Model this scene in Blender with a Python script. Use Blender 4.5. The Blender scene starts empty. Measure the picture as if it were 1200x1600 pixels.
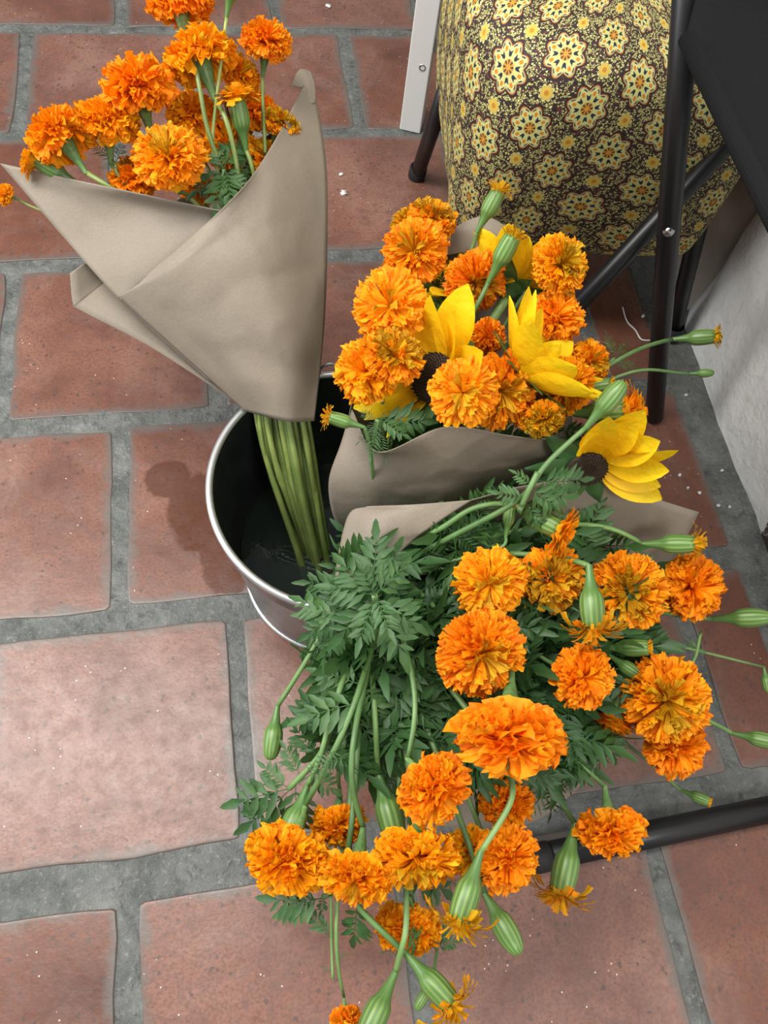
import bpy, bmesh, math, random
import numpy as np
from mathutils import Vector, Matrix, noise as mnoise

# ------------------------------------------------------------------ camera
T = 0.32                                    # tile pitch in metres
FPX = 1200.0
_p, _y, _r = 1.098, .333, .213
CAM = np.array([.980, -5.145, 3.186]) * T
FW = np.array([math.sin(_y)*math.cos(_p), math.cos(_y)*math.cos(_p), -math.sin(_p)])
_rt = np.array([math.cos(_y), -math.sin(_y), 0.0]); _up = np.cross(_rt, FW)
RT = math.cos(_r)*_rt + math.sin(_r)*_up
UP = -math.sin(_r)*_rt + math.cos(_r)*_up

scene = bpy.context.scene
col = scene.collection
cd = bpy.data.cameras.new('camera'); cam = bpy.data.objects.new('camera', cd); col.objects.link(cam)
cd.sensor_fit = 'VERTICAL'; cd.sensor_height = 36.0; cd.lens = 27.0; cd.clip_start = .01
cam.matrix_world = Matrix(((RT[0], UP[0], -FW[0], CAM[0]), (RT[1], UP[1], -FW[1], CAM[1]), (RT[2], UP[2], -FW[2], CAM[2]), (0, 0, 0, 1)))
scene.camera = cam

# ------------------------------------------------------------------ light
w = bpy.data.worlds.new('world'); scene.world = w; w.use_nodes = True
bg = w.node_tree.nodes['Background']; bg.inputs[0].default_value = (.93, .97, 1.0, 1); bg.inputs[1].default_value = .38
def area(name, loc, target, sx, sy, power, color):
    l = bpy.data.lights.new(name, 'AREA'); l.shape = 'RECTANGLE'; l.size = sx; l.size_y = sy; l.energy = power; l.color = color
    o = bpy.data.objects.new(name, l); col.objects.link(o); o.location = loc
    o.rotation_euler = (Vector(target)-Vector(loc)).to_track_quat('-Z', 'Y').to_euler()
    return o
area('overhead_light', (-.70, -.92, 2.5), (.1, -1.1, 0), .55, 2.5, 88, (1.0, .96, .90))
area('overhead_light', (1.0, -3.0, 2.5), (.45, -1.2, .2), .6, .6, 28, (1.0, .97, .93))  # added fill lamp for the flower fronts, behind and right of the camera
area('side_fill_light', (-2.1, -1.1, 1.45), (.4, -1.1, .25), 1.3, 1.6, 46, (.95, .98, 1.0))  # added side lamp that brightens the white wall; no doorway known here
vs = scene.view_settings; vs.view_transform = 'Standard'; vs.look = 'None'; vs.gamma = 1; vs.use_curve_mapping = False; vs.exposure = 0.0

# ------------------------------------------------------------------ helpers
def P(x, y, z=0.0):
    d = (x-600)/FPX*RT - (y-800)/FPX*UP + FW
    return Vector(CAM + d*(z-CAM[2])/d[2])
def depth(p): return float((np.array(p)-CAM) @ FW)
def axis3(px, py, al, ta):
    d = (px-600)/FPX*RT - (py-800)/FPX*UP + FW; d = d/np.linalg.norm(d)
    a, t = math.radians(al), math.radians(ta)
    e = math.cos(a)*RT + math.sin(a)*UP; e = e - d*(e@d); e /= np.linalg.norm(e)
    return Vector(-d*math.sin(t) + e*math.cos(t)).normalized()
def frame(z, spin=0.0):
    z = z.normalized(); t = Vector((0, 0, 1)) if abs(z.z) < .9 else Vector((1, 0, 0))
    x = t.cross(z).normalized(); y = z.cross(x)
    c, s = math.cos(spin), math.sin(spin); x, y = x*c+y*s, y*c-x*s
    return Matrix(((x.x, y.x, z.x), (x.y, y.y, z.y), (x.z, y.z, z.z)))
def mat4(loc, rot, s):
    m = (rot @ Matrix.Diagonal((s, s, s)) if not hasattr(s, '__len__') else rot @ Matrix.Diagonal(s)).to_4x4(); m.translation = loc; return m
def empty(name, loc, label=None, cat=None, group=None):
    o = bpy.data.objects.new(name, None); col.objects.link(o); o.location = loc; o.empty_display_size = .02
    tag(o, label, cat, group); return o
def tag(o, label=None, cat=None, group=None, kind=None):
    if label: o['label'] = label
    if cat: o['category'] = cat
    if group: o['group'] = group
    if kind: o['kind'] = kind
    return o
def put(name, me, parent=None, mw=None, mat=None):
    """mesh object at world matrix mw; parents carry only a translation (or are one level of parts)"""
    o = bpy.data.objects.new(name, me); col.objects.link(o)
    mw = mw or Matrix.Identity(4)
    if mat and not len(me.materials): me.materials.append(mat)
    if parent:
        o.parent = parent; o.matrix_basis = world_of(parent).inverted() @ mw
    else: o.matrix_basis = mw
    return o
def world_of(o):
    m = Matrix.Translation(o.location) if o.type == 'EMPTY' else o.matrix_basis.copy()
    return world_of(o.parent) @ m if o.parent else m
def mesh(name, V, F, smooth=True, mats=None, fm=None):
    me = bpy.data.meshes.new(name); me.from_pydata([tuple(v) for v in V], [], F)
    if smooth: me.polygons.foreach_set('use_smooth', [True]*len(me.polygons))
    if mats:
        for m in mats: me.materials.append(m)
    if fm is not None: me.polygons.foreach_set('material_index', fm)
    me.update(); return me
def cat_rom(pts, n):
    pts = [Vector(p) for p in pts]
    if len(pts) == 2: return [pts[0].lerp(pts[1], i/(n)) for i in range(n+1)]
    q = [pts[0]*2-pts[1]] + pts + [pts[-1]*2-pts[-2]]; out = []
    for i in range(1, len(q)-2):
        a, b, c, d = q[i-1:i+3]
        for k in range(n):
            t = k/n
            out.append(.5*((2*b)+(c-a)*t+(2*a-5*b+4*c-d)*t*t+(3*b-a-3*c+d)*t**3))
    out.append(q[-2].copy()); return out
def tube_geo(path, rad, sides=8, caps=True):
    V, F = [], []; n = len(path); prev = None
    for i, p in enumerate(path):
        t = (path[min(i+1, n-1)]-path[max(i-1, 0)]).normalized()
        if prev is None: x = t.orthogonal().normalized()
        else: x = (prev - t*prev.dot(t)).normalized()
        prev = x; y = t.cross(x); r = rad(i/(n-1)) if callable(rad) else rad
        for k in range(sides):
            a = 2*math.pi*k/sides; V.append(p + (x*math.cos(a)+y*math.sin(a))*r)
    for i in range(n-1):
        for k in range(sides):
            k2 = (k+1) % sides; F.append((i*sides+k, i*sides+k2, (i+1)*sides+k2, (i+1)*sides+k))
    if caps: F.append(tuple(range(sides))[::-1]); F.append(tuple((n-1)*sides+k for k in range(sides)))
    return V, F
def tube(name, path, rad, mat, parent, sides=8):
    o0 = world_of(parent).translation if parent else Vector((0, 0, 0))
    V, F = tube_geo([p-o0 for p in path], rad, sides)
    return put(name, mesh(name, V, F, mats=[mat]), parent, Matrix.Translation(o0))
def lathe(prof, seg=24, ribs=0, ribamp=0.0):
    V, F = [], []
    for (z, r) in prof:
        for k in range(seg):
            a = 2*math.pi*k/seg; rr = r*(1+ribamp*math.cos(ribs*a)) if ribs else r
            V.append((rr*math.cos(a), rr*math.sin(a), z))
    for i in range(len(prof)-1):
        for k in range(seg):
            k2 = (k+1) % seg; F.append((i*seg+k, i*seg+k2, (i+1)*seg+k2, (i+1)*seg+k))
    return V, F
def box_geo(x0, x1, y0, y1, z0, z1):
    V = [(x, y, z) for z in (z0, z1) for y in (y0, y1) for x in (x0, x1)]
    F = [(0, 2, 3, 1), (4, 5, 7, 6), (0, 1, 5, 4), (2, 6, 7, 3), (0, 4, 6, 2), (1, 3, 7, 5)]
    return V, F
def bevel(o, wd=.003, seg=2):
    m = o.modifiers.new('bevel', 'BEVEL'); m.width = wd; m.segments = seg; m.limit_method = 'ANGLE'; return o

# ------------------------------------------------------------------ materials
class NT:
    def __init__(s, name):
        s.m = bpy.data.materials.new(name); s.m.use_nodes = True; s.t = s.m.node_tree
        s.b = s.t.nodes['Principled BSDF']; s.out = s.t.nodes['Material Output']
    def n(s, typ, **kw):
        nd = s.t.nodes.new(typ)
        for k, v in kw.items(): setattr(nd, k, v)
        return nd
    def l(s, a, b): s.t.links.new(a, b)
    def val(s, sock, v):
        if hasattr(v, 'is_output') or isinstance(v, bpy.types.NodeSocket): s.l(v, sock)
        else: sock.default_value = v
    def math(s, op, a, b=0.0, c=0.0):
        nd = s.n('ShaderNodeMath', operation=op)
        for i, v in enumerate((a, b, c)): s.val(nd.inputs[i], v)
        return nd.outputs[0]
    def mix(s, f, a, b):
        nd = s.n('ShaderNodeMix', data_type='RGBA'); s.val(nd.inputs[0], f)
        for i, v in ((6, a), (7, b)): s.val(nd.inputs[i], v if isinstance(v, bpy.types.NodeSocket) else (*v[:3], 1))
        return nd.outputs[2]
    def ramp(s, f, stops, interp='LINEAR'):
        nd = s.n('ShaderNodeValToRGB'); s.l(f, nd.inputs[0]); cr = nd.color_ramp; cr.interpolation = interp
        while len(cr.elements) < len(stops): cr.elements.new(.5)
        for e, (p, c) in zip(cr.elements, stops): e.position = p; e.color = (*c, 1) if hasattr(c, '__len__') else (c, c, c, 1)
        return nd.outputs[0]
    def noise(s, vec, scale, detail=4, rough=.55, dist=0.0):
        nd = s.n('ShaderNodeTexNoise'); s.l(vec, nd.inputs['Vector']); nd.inputs['Scale'].default_value = scale
        nd.inputs['Detail'].default_value = detail; nd.inputs['Roughness'].default_value = rough; nd.inputs['Distortion'].default_value = dist
        return nd.outputs[0]
    def voro(s, vec, scale, feature='F1', out=0, rnd=1.0):
        nd = s.n('ShaderNodeTexVoronoi', feature=feature); s.l(vec, nd.inputs['Vector']); nd.inputs['Scale'].default_value = scale
        nd.inputs['Randomness'].default_value = rnd
        return nd.outputs[out]
    def bump(s, h, strength=.3, dist=.002):
        nd = s.n('ShaderNodeBump'); s.l(h, nd.inputs['Height']); nd.inputs['Strength'].default_value = strength; nd.inputs['Distance'].default_value = dist
        s.l(nd.outputs[0], s.b.inputs['Normal']); return nd
    def pos(s): return s.n('ShaderNodeNewGeometry').outputs['Position']
    def obj(s): return s.n('ShaderNodeTexCoord').outputs['Object']
    def rand(s): return s.n('ShaderNodeObjectInfo').outputs['Random']
    def color(s, v): s.val(s.b.inputs['Base Color'], v if isinstance(v, bpy.types.NodeSocket) else (*v, 1))
    def rough(s, v): s.val(s.b.inputs['Roughness'], v)
    def translucent(s, colr, f):
        tr = s.n('ShaderNodeBsdfTranslucent'); s.val(tr.inputs[0], colr if isinstance(colr, bpy.types.NodeSocket) else (*colr, 1))
        mx = s.n('ShaderNodeMixShader'); mx.inputs[0].default_value = f
        s.l(s.b.outputs[0], mx.inputs[1]); s.l(tr.outputs[0], mx.inputs[2]); s.l(mx.outputs[0], s.out.inputs[0])

def plain(name, c, rough=.5, metal=0.0, bumpsc=None, bstr=.2, spec=None):
    k = NT(name); k.color(c); k.rough(rough); k.b.inputs['Metallic'].default_value = metal
    if spec is not None: k.b.inputs['Specular IOR Level'].default_value = spec
    if bumpsc: k.bump(k.noise(k.obj(), bumpsc), bstr)
    return k.m

M = {}
def build_materials():
    # terracotta tile
    k = NT('terracotta'); p = k.pos(); ri = k.rand()
    n1 = k.noise(p, 7, 5, .6, .4); n2 = k.noise(p, 42, 5, .65); n3 = k.noise(p, 260, 3, .6)
    c = k.ramp(n1, [(.3, (.120, .043, .026)), (.52, (.200, .078, .048)), (.72, (.255, .115, .078))])
    hs = k.n('ShaderNodeHueSaturation'); k.l(c, hs.inputs['Color'])
    k.l(k.math('MULTIPLY_ADD', ri, .35, .82), hs.inputs['Value']); k.l(k.math('MULTIPLY_ADD', ri, -.2, 1.08), hs.inputs['Saturation'])
    c = k.mix(k.ramp(n2, [(.50, 0.0), (.66, .55)]), hs.outputs[0], (.12, .052, .038))
    c = k.mix(k.ramp(n3, [(.36, .55), (.56, 0.0)]), c, (.085, .040, .032))
    lime = k.math('MULTIPLY', k.ramp(k.noise(p, 5.5, 5, .6, .8), [(.50, 0.0), (.72, .5)]), k.ramp(k.noise(p, 120, 4), [(.35, .3), (.65, 1.0)]))
    c = k.mix(lime, c, (.33, .21, .17))
    # dark pits and pale flecks of different size
    pd = k.n('ShaderNodeVectorMath', operation='ADD'); k.l(p, pd.inputs[0]); nz = k.n('ShaderNodeTexNoise'); k.l(p, nz.inputs[0]); nz.inputs['Scale'].default_value = 160; sc_ = k.n('ShaderNodeVectorMath', operation='SCALE'); k.l(nz.outputs[1], sc_.inputs[0]); sc_.inputs['Scale'].default_value = .008; k.l(sc_.outputs[0], pd.inputs[1])
    pit = k.math('LESS_THAN', k.voro(pd.outputs[0], 75), .20); pitm = k.math('GREATER_THAN', k.noise(p, 19, 3), .50); pit = k.math('MULTIPLY', pit, pitm)
    c = k.mix(k.math('MULTIPLY', pit, .75), c, (.07, .045, .038))
    fl = k.math('LESS_THAN', k.voro(p, 90), .085); flm = k.math('GREATER_THAN', k.noise(p, 13, 2), .56); fl = k.math('MULTIPLY', fl, flm)
    c = k.mix(k.math('MULTIPLY', fl, .8), c, (.72, .66, .60))
    # grout haze and chips along the tile edges
    gsep = k.n('ShaderNodeSeparateXYZ'); k.l(k.n('ShaderNodeTexCoord').outputs['Generated'], gsep.inputs[0])
    ex = k.math('MINIMUM', k.math('MINIMUM', gsep.outputs[0], k.math('SUBTRACT', 1.0, gsep.outputs[0])), k.math('MINIMUM', gsep.outputs[1], k.math('SUBTRACT', 1.0, gsep.outputs[1])))
    ex = k.math('ADD', ex, k.math('MULTIPLY', k.math('SUBTRACT', k.noise(p, 26, 6, .7), .5), .16))
    c = k.mix(k.ramp(ex, [(.0, .95), (.02, .7), (.055, 0.0)]), c, (.125, .110, .098))
    scr = k.n('ShaderNodeTexNoise'); mp = k.n('ShaderNodeMapping'); k.l(p, mp.inputs[0]); mp.inputs['Scale'].default_value = (30, 190, 1); mp.inputs['Rotation'].default_value = (0, 0, .5); k.l(mp.outputs[0], scr.inputs['Vector']); scr.inputs['Detail'].default_value = 3
    c = k.mix(k.ramp(scr.outputs[0], [(.66, 0.0), (.74, .30)]), c, (.10, .06, .05))
    # splash of water beside the bucket
    def blob(px, py, rx, ry):
        q = P(px, py, 0); sep = k.n('ShaderNodeSeparateXYZ'); k.l(p, sep.inputs[0])
        dx = k.math('DIVIDE', k.math('SUBTRACT', sep.outputs[0], q.x), rx); dy = k.math('DIVIDE', k.math('SUBTRACT', sep.outputs[1], q.y), ry)
        return k.math('SQRT', k.math('ADD', k.math('MULTIPLY', dx, dx), k.math('MULTIPLY', dy, dy)))
    bl = k.math('MINIMUM', blob(262, 748, .036, .034), k.math('MINIMUM', blob(325, 800, .062, .07), blob(352, 870, .04, .07)))
    bl = k.math('ADD', bl, k.math('MULTIPLY', k.math('SUBTRACT', k.noise(p, 30, 3), .5), .5))
    wet = k.ramp(bl, [(.86, 1.0), (1.0, 0.0)])
    k.color(k.mix(k.math('MULTIPLY', wet, .72), c, (.085, .030, .016)))
    k.rough(k.math('SUBTRACT', k.math('MULTIPLY_ADD', n2, .34, .20), k.math('MULTIPLY', wet, .12)))
    k.b.inputs['Specular IOR Level'].default_value = .60
    h = k.math('ADD', k.math('MULTIPLY', n2, .5), k.math('MULTIPLY', n3, .12)); h = k.math('ADD', h, k.math('MULTIPLY', pit, -.6)); h = k.math('ADD', h, k.math('MULTIPLY', n1, 1.2))
    k.bump(h, .42, .0020); M['tile'] = k.m
    # grout
    k = NT('grout'); p = k.pos(); n1 = k.noise(p, 18, 5, .65); n2 = k.noise(p, 150, 4, .7); n3 = k.noise(p, 45, 6, .7, .6)
    c = k.ramp(n1, [(.3, (.070, .076, .072)), (.55, (.145, .152, .143)), (.8, (.25, .255, .24))])
    c = k.mix(k.ramp(n3, [(.52, 0.0), (.66, .65)]), c, (.040, .044, .042)); c = k.mix(k.ramp(n2, [(.56, 0.0), (.70, .5)]), c, (.34, .34, .32))
    k.color(c); k.rough(.5); k.bump(k.math('ADD', n2, k.math('MULTIPLY', n3, 1.4)), .8, .004); M['grout'] = k.m
    # plaster
    k = NT('white_plaster'); p = k.pos(); n1 = k.noise(p, 9, 5, .6); n2 = k.noise(p, 60, 4, .6)
    c = k.ramp(n1, [(.3, (.70, .71, .69)), (.55, (.82, .83, .81)), (.8, (.87, .87, .85))])
    c = k.mix(k.ramp(n2, [(.58, 0.0), (.75, .35)]), c, (.40, .40, .38))
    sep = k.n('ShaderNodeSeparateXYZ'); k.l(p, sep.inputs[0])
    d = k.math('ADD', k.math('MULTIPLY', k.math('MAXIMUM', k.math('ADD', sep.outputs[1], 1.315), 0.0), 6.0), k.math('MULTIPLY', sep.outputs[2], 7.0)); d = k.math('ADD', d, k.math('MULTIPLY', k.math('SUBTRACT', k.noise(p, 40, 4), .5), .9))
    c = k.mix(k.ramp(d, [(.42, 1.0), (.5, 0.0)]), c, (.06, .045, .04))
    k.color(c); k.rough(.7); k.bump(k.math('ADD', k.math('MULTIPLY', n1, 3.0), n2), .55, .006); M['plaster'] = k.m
    k = NT('shaded_dirty_plaster'); p = k.pos(); k.color(k.ramp(k.noise(p, 8, 4), [(.3, (.36, .32, .26)), (.7, (.48, .44, .37))])); k.rough(.8); k.bump(k.noise(p, 40), .4, .004); M['beige'] = k.m  # same wall, with the stool's shade and some dirt put into the colour
    # galvanised steel
    k = NT('galvanised_steel'); o = k.obj(); v = k.voro(o, 55, 'F1', 1); n = k.noise(o, 22, 4)
    sp = k.n('ShaderNodeSeparateColor'); k.l(v, sp.inputs[0])
    k.color(k.ramp(k.math('ADD', k.math('MULTIPLY', sp.outputs[0], .35), k.math('MULTIPLY', n, .65)), [(.2, (.24, .25, .255)), (.8, (.42, .43, .44))]))
    k.b.inputs['Metallic'].default_value = .9; k.rough(k.math('MULTIPLY_ADD', n, .25, .25)); M['steel'] = k.m
    k = NT('rim_steel'); k.color((.62, .64, .64)); k.b.inputs['Metallic'].default_value = .9; k.rough(.42); M['rim'] = k.m
    k = NT('shaded_inner_steel'); o = k.obj(); n = k.noise(o, 30, 5); k.color(k.ramp(n, [(.3, (.022, .027, .027)), (.7, (.05, .058, .056))])); k.b.inputs['Metallic'].default_value = .6; k.rough(.38); M['shaded_inside'] = k.m  # inner side of the same bucket; its inside shade is painted as dark colour
    k = NT('bucket_water'); k.color((.07, .10, .08)); k.rough(.03); k.b.inputs['Transmission Weight'].default_value = .85; k.b.inputs['IOR'].default_value = 1.33; k.bump(k.noise(k.obj(), 35, 3), .15, .003); M['water'] = k.m
    # kraft paper
    k = NT('kraft_paper'); p = k.pos(); n = k.noise(p, 900, 3, .7); n2 = k.noise(p, 14, 4, .6); n3 = k.noise(p, 260, 4, .7)
    c = k.ramp(n, [(.3, (.205, .172, .131)), (.7, (.300, .254, .197))])
    c = k.mix(k.ramp(n3, [(.60, 0.0), (.72, .4)]), c, (.21, .165, .115)); c = k.mix(k.ramp(n2, [(.35, .16), (.65, 0.0)]), c, (.30, .25, .18))
    k.color(c); k.rough(.62); k.bump(k.math('ADD', k.math('MULTIPLY', n2, 6.0), n3), .22, .0012); k.translucent((.42, .30, .17), .10); M['paper'] = k.m
    # petals
    def petal(name, a, b, tr, f, vein=None):
        k = NT(name); at = k.n('ShaderNodeAttribute', attribute_name='tint'); ri = k.rand()
        c = k.mix(at.outputs['Fac'], a, b)
        hs = k.n('ShaderNodeHueSaturation'); k.l(c, hs.inputs['Color']); k.l(k.math('MULTIPLY_ADD', ri, .022, .489), hs.inputs['Hue']); c = hs.outputs[0]
        k.color(c); k.rough(.55); k.b.inputs['Specular IOR Level'].default_value = .25
        k.bump(k.noise(k.obj(), 14, 3), .25, .01); k.translucent(tr, f); return k.m
    M['orange'] = petal('orange_petals', (.98, .265, .001), (1.0, .445, .007), (1.0, .37, .003), .27)
    M['ochre'] = petal('ochre_petals', (.52, .25, .005), (.74, .42, .014), (.78, .42, .006), .25)
    k = NT('sunflower_petals'); at = k.n('ShaderNodeAttribute', attribute_name='tint')
    c = k.mix(at.outputs['Fac'], (.92, .52, .001), (1.0, .74, .015)); k.color(c); k.rough(.5); k.b.inputs['Specular IOR Level'].default_value = .3
    k.bump(k.noise(k.obj(), 6, 3), .2, .01); k.translucent((.98, .58, .004), .34); M['yellow'] = k.m
    k = NT('sunflower_disk'); k.color(k.ramp(k.noise(k.obj(), 22, 3), [(.35, (.012, .008, .005)), (.6, (.05, .028, .012)), (.75, (.12, .07, .02))])); k.rough(.7); M['disk'] = k.m
    # greens
    def green(name, a, b, sc, rough=.45, tr=None, f=.2):
        k = NT(name); n = k.noise(k.obj(), sc, 3); ri = k.rand(); c = k.ramp(n, [(.3, a), (.7, b)])
        hs = k.n('ShaderNodeHueSaturation'); k.l(c, hs.inputs['Color']); k.l(k.math('MULTIPLY_ADD', ri, .5, .75), hs.inputs['Value']); k.l(k.math('MULTIPLY_ADD', ri, -.02, .51), hs.inputs['Hue'])
        k.color(hs.outputs[0]); k.rough(rough)
        if tr: k.translucent(tr, f)
        return k.m
    M['leaf'] = green('marigold_leaf', (.026, .084, .022), (.062, .150, .040), 3, .50, (.12, .28, .04), .22)
    M['sunleaf'] = green('sunflower_bract', (.03, .095, .028), (.065, .16, .045), 3, .5, (.10, .24, .04), .2)
    M['stem'] = green('flower_stem', (.085, .175, .050), (.15, .27, .085), 30, .42)
    M['stemlow'] = green('lower_stem', (.13, .19, .045), (.24, .31, .09), 30, .38)
    M['calyx'] = green('flower_calyx', (.085, .19, .055), (.17, .30, .09), 2.2, .4)
    k = NT('bud_calyx'); o = k.obj(); sep = k.n('ShaderNodeSeparateXYZ'); k.l(o, sep.inputs[0]); ang = k.math('ARCTAN2', sep.outputs[1], sep.outputs[0])
    st = k.math('MULTIPLY_ADD', k.math('COSINE', k.math('MULTIPLY', ang, 13.0)), .5, .5); up_ = k.ramp(k.math('MULTIPLY_ADD', sep.outputs[2], .22, .55), [(.15, 0.0), (.40, 1.0)])
    c = k.mix(k.math('MULTIPLY', k.ramp(st, [(.35, 0.0), (.85, 1.0)]), up_), (.085, .185, .045), (.18, .29, .07)); k.color(c); k.rough(.4); M['bud'] = k.m
    # chair things
    M['black'] = plain('black_painted_steel', (.008, .008, .009), .38, 0.0, 60, .05)
    M['rubber'] = plain('black_rubber', (.012, .012, .012), .7)
    k = NT('black_canvas'); o = k.pos(); wv = k.n('ShaderNodeTexWave'); k.l(o, wv.inputs[0]); wv.inputs['Scale'].default_value = 210
    wv2 = k.n('ShaderNodeTexWave', bands_direction='Y'); k.l(o, wv2.inputs[0]); wv2.inputs['Scale'].default_value = 210
    k.color((.010, .010, .011)); k.b.inputs['Specular IOR Level'].default_value = .12; k.rough(.9); k.bump(k.math('ADD', wv.outputs[1], wv2.outputs[1]), .5, .001); M['canvas'] = k.m
    M['bolt'] = plain('bolt_steel', (.62, .62, .60), .25, 1.0)
    M['white_wood'] = plain('white_painted_wood', (.70, .71, .69), .42, 0.0, 90, .06)
    M['green_cord'] = plain('dark_green_cord', (.03, .06, .045), .7, 0.0, 120, .3)
    M['fleck'] = plain('white_fleck', (.75, .74, .72), .6)
    # printed cloth: rows of eight-pointed medallions over a fine scattered ground
    k = NT('medallion_print'); uv = k.n('ShaderNodeUVMap').outputs[0]; sep = k.n('ShaderNodeSeparateXYZ'); k.l(uv, sep.inputs[0]); s, t = sep.outputs[0], sep.outputs[1]
    A, B = .108, .084
    t = k.math('ADD', k.math('MULTIPLY', t, .92), k.math('MULTIPLY', s, .16))
    def cell(ds, dt):
        x = k.math('SUBTRACT', k.math('WRAP', k.math('ADD', s, ds), A, 0.0), A/2); y = k.math('SUBTRACT', k.math('WRAP', k.math('ADD', t, dt), B, 0.0), B/2)
        return x, y
    def pol(x, y): return k.math('SQRT', k.math('ADD', k.math('MULTIPLY', x, x), k.math('MULTIPLY', y, y))), k.math('ARCTAN2', y, x)
    x1, y1 = cell(0, 0); x2, y2 = cell(A/2, B/2); r1, a1 = pol(x1, y1); r2, a2 = pol(x2, y2)
    pick = k.math('LESS_THAN', r2, r1); r = k.math('MINIMUM', r1, r2); a = k.math('ADD', k.math('MULTIPLY', a1, k.math('SUBTRACT', 1.0, pick)), k.math('MULTIPLY', a2, pick))
    x = k.math('MULTIPLY', r, k.math('COSINE', a)); y = k.math('MULTIPLY', r, k.math('SINE', a))
    saw = k.math('ABSOLUTE', k.math('COSINE', k.math('MULTIPLY', a, 4.0)))           # 1 at each of eight points
    R = k.math('MULTIPLY', k.math('MULTIPLY_ADD', k.math('POWER', saw, 1.4), .24, .76), .0296)
    q = k.math('DIVIDE', r, R)
    c = k.ramp(q, [(0, (.55, .22, .02)), (.05, (.62, .30, .03)), (.22, (.50, .20, .02)), (.27, (.58, .54, .17)), (.50, (.54, .56, .22)), (.70, (.60, .58, .20)), (.80, (.44, .52, .28)), (.855, (.50, .24, .04)), (.885, (.30, .07, .02)), (.905, (.03, .012, .012)), (1.0, (.03, .012, .012))])
    # petals at the heart, dark lozenges, amber spots
    ab = k.math('ABSOLUTE', k.math('SINE', k.math('MULTIPLY', a, 4.0)))
    heart = k.math('MULTIPLY', k.math('GREATER_THAN', ab, .80), k.math('MULTIPLY', k.math('GREATER_THAN', q, .12), k.math('LESS_THAN', q, .30)))
    c = k.mix(heart, c, (.035, .02, .015))
    loz = k.math('MULTIPLY', k.math('GREATER_THAN', ab, .76), k.math('MULTIPLY', k.math('GREATER_THAN', q, .40), k.math('LESS_THAN', q, .62)))
    c = k.mix(loz, c, (.012, .016, .035))
    arc = k.math('MULTIPLY', k.math('MULTIPLY', k.math('GREATER_THAN', saw, .45), k.math('LESS_THAN', saw, .93)), k.math('MULTIPLY', k.math('GREATER_THAN', q, .73), k.math('LESS_THAN', q, .80)))
    c = k.mix(arc, c, (.02, .03, .06))
    amb = k.math('MULTIPLY', k.math('GREATER_THAN', saw, .91), k.math('MULTIPLY', k.math('GREATER_THAN', q, .50), k.math('LESS_THAN', q, .66)))
    c = k.mix(amb, c, (.58, .20, .01))
    # ground
    v1 = k.voro(uv, 390, 'F1', 1); sc = k.n('ShaderNodeSeparateColor'); k.l(v1, sc.inputs[0])
    g = k.ramp(sc.outputs[0], [(0, (.60, .58, .20)), (.30, (.72, .66, .26)), (.52, (.52, .44, .18)), (.66, (.04, .022, .018)), (.84, (.16, .035, .040)), (.92, (.02, .016, .016))], 'CONSTANT')
    ed = k.voro(uv, 390, 'DISTANCE_TO_EDGE', 0); g = k.mix(k.math('LESS_THAN', ed, .11), g, (.018, .010, .010))
    n = k.noise(uv, 420, 2); g = k.mix(k.ramp(n, [(.56, 0.0), (.60, .6)]), g, (.04, .02, .018))
    x3, y3 = cell(A/2, 0); r3, a3 = pol(x3, y3); x4, y4 = cell(0, B/2); r4, a4 = pol(x4, y4)
    rs = k.math('MINIMUM', r3, r4); p4 = k.math('LESS_THAN', r4, r3); as_ = k.math('ADD', k.math('MULTIPLY', a3, k.math('SUBTRACT', 1.0, p4)), k.math('MULTIPLY', a4, p4))
    q2 = k.math('DIVIDE', rs, k.math('MULTIPLY', k.math('MULTIPLY_ADD', k.math('ABSOLUTE', k.math('COSINE', k.math('MULTIPLY', as_, 4.0))), .35, .65), .0112))
    fl = k.ramp(q2, [(0, (.50, .22, .02)), (.3, (.66, .44, .06)), (.55, (.55, .40, .08)), (.75, (.66, .62, .25)), (.88, (.03, .02, .015))], 'CONSTANT')
    g = k.mix(k.math('LESS_THAN', q2, 1.0), g, fl)
    c = k.mix(k.math('LESS_THAN', q, 1.0), g, c)
    k.color(c); k.rough(.72); k.bump(k.noise(k.pos(), 30, 3), .15, .003); M['print'] = k.m
build_materials()

# ------------------------------------------------------------------ floor and walls
random.seed(4)
V, F = box_geo(-1.2, 1.5, -2.7, 1.4, -.03, -.0035)
# finely divided top so that the joints are uneven
nx, ny = 120, 160; V = []; F = []
for j in range(ny+1):
    for i in range(nx+1):
        x = -1.2+2.6*i/nx; y = -2.6+3.4*j/ny
        V.append((x, y, -.0015 + .0012*mnoise.noise(Vector((x*22, y*22, 3))) + .001*mnoise.noise(Vector((x*70, y*70, 1)))))
F = [(j*(nx+1)+i, j*(nx+1)+i+1, (j+1)*(nx+1)+i+1, (j+1)*(nx+1)+i) for j in range(ny) for i in range(nx)]
floor = put('floor', mesh('floor', V, F, mats=[M['grout']])); tag(floor, 'square terracotta tiles in wide grey grout joints', None, None, 'structure')
OFF = {-2: .30, -1: .30, 0: -.259, 1: .29, 2: -.213, 3: .332, 4: -.203, 5: .362, 6: -.2, 7: .3}
JW = {0: .022, 1: .022, 2: .025, 3: .030, 4: .034, 5: .044}           # width of the joint at row line i
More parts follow.
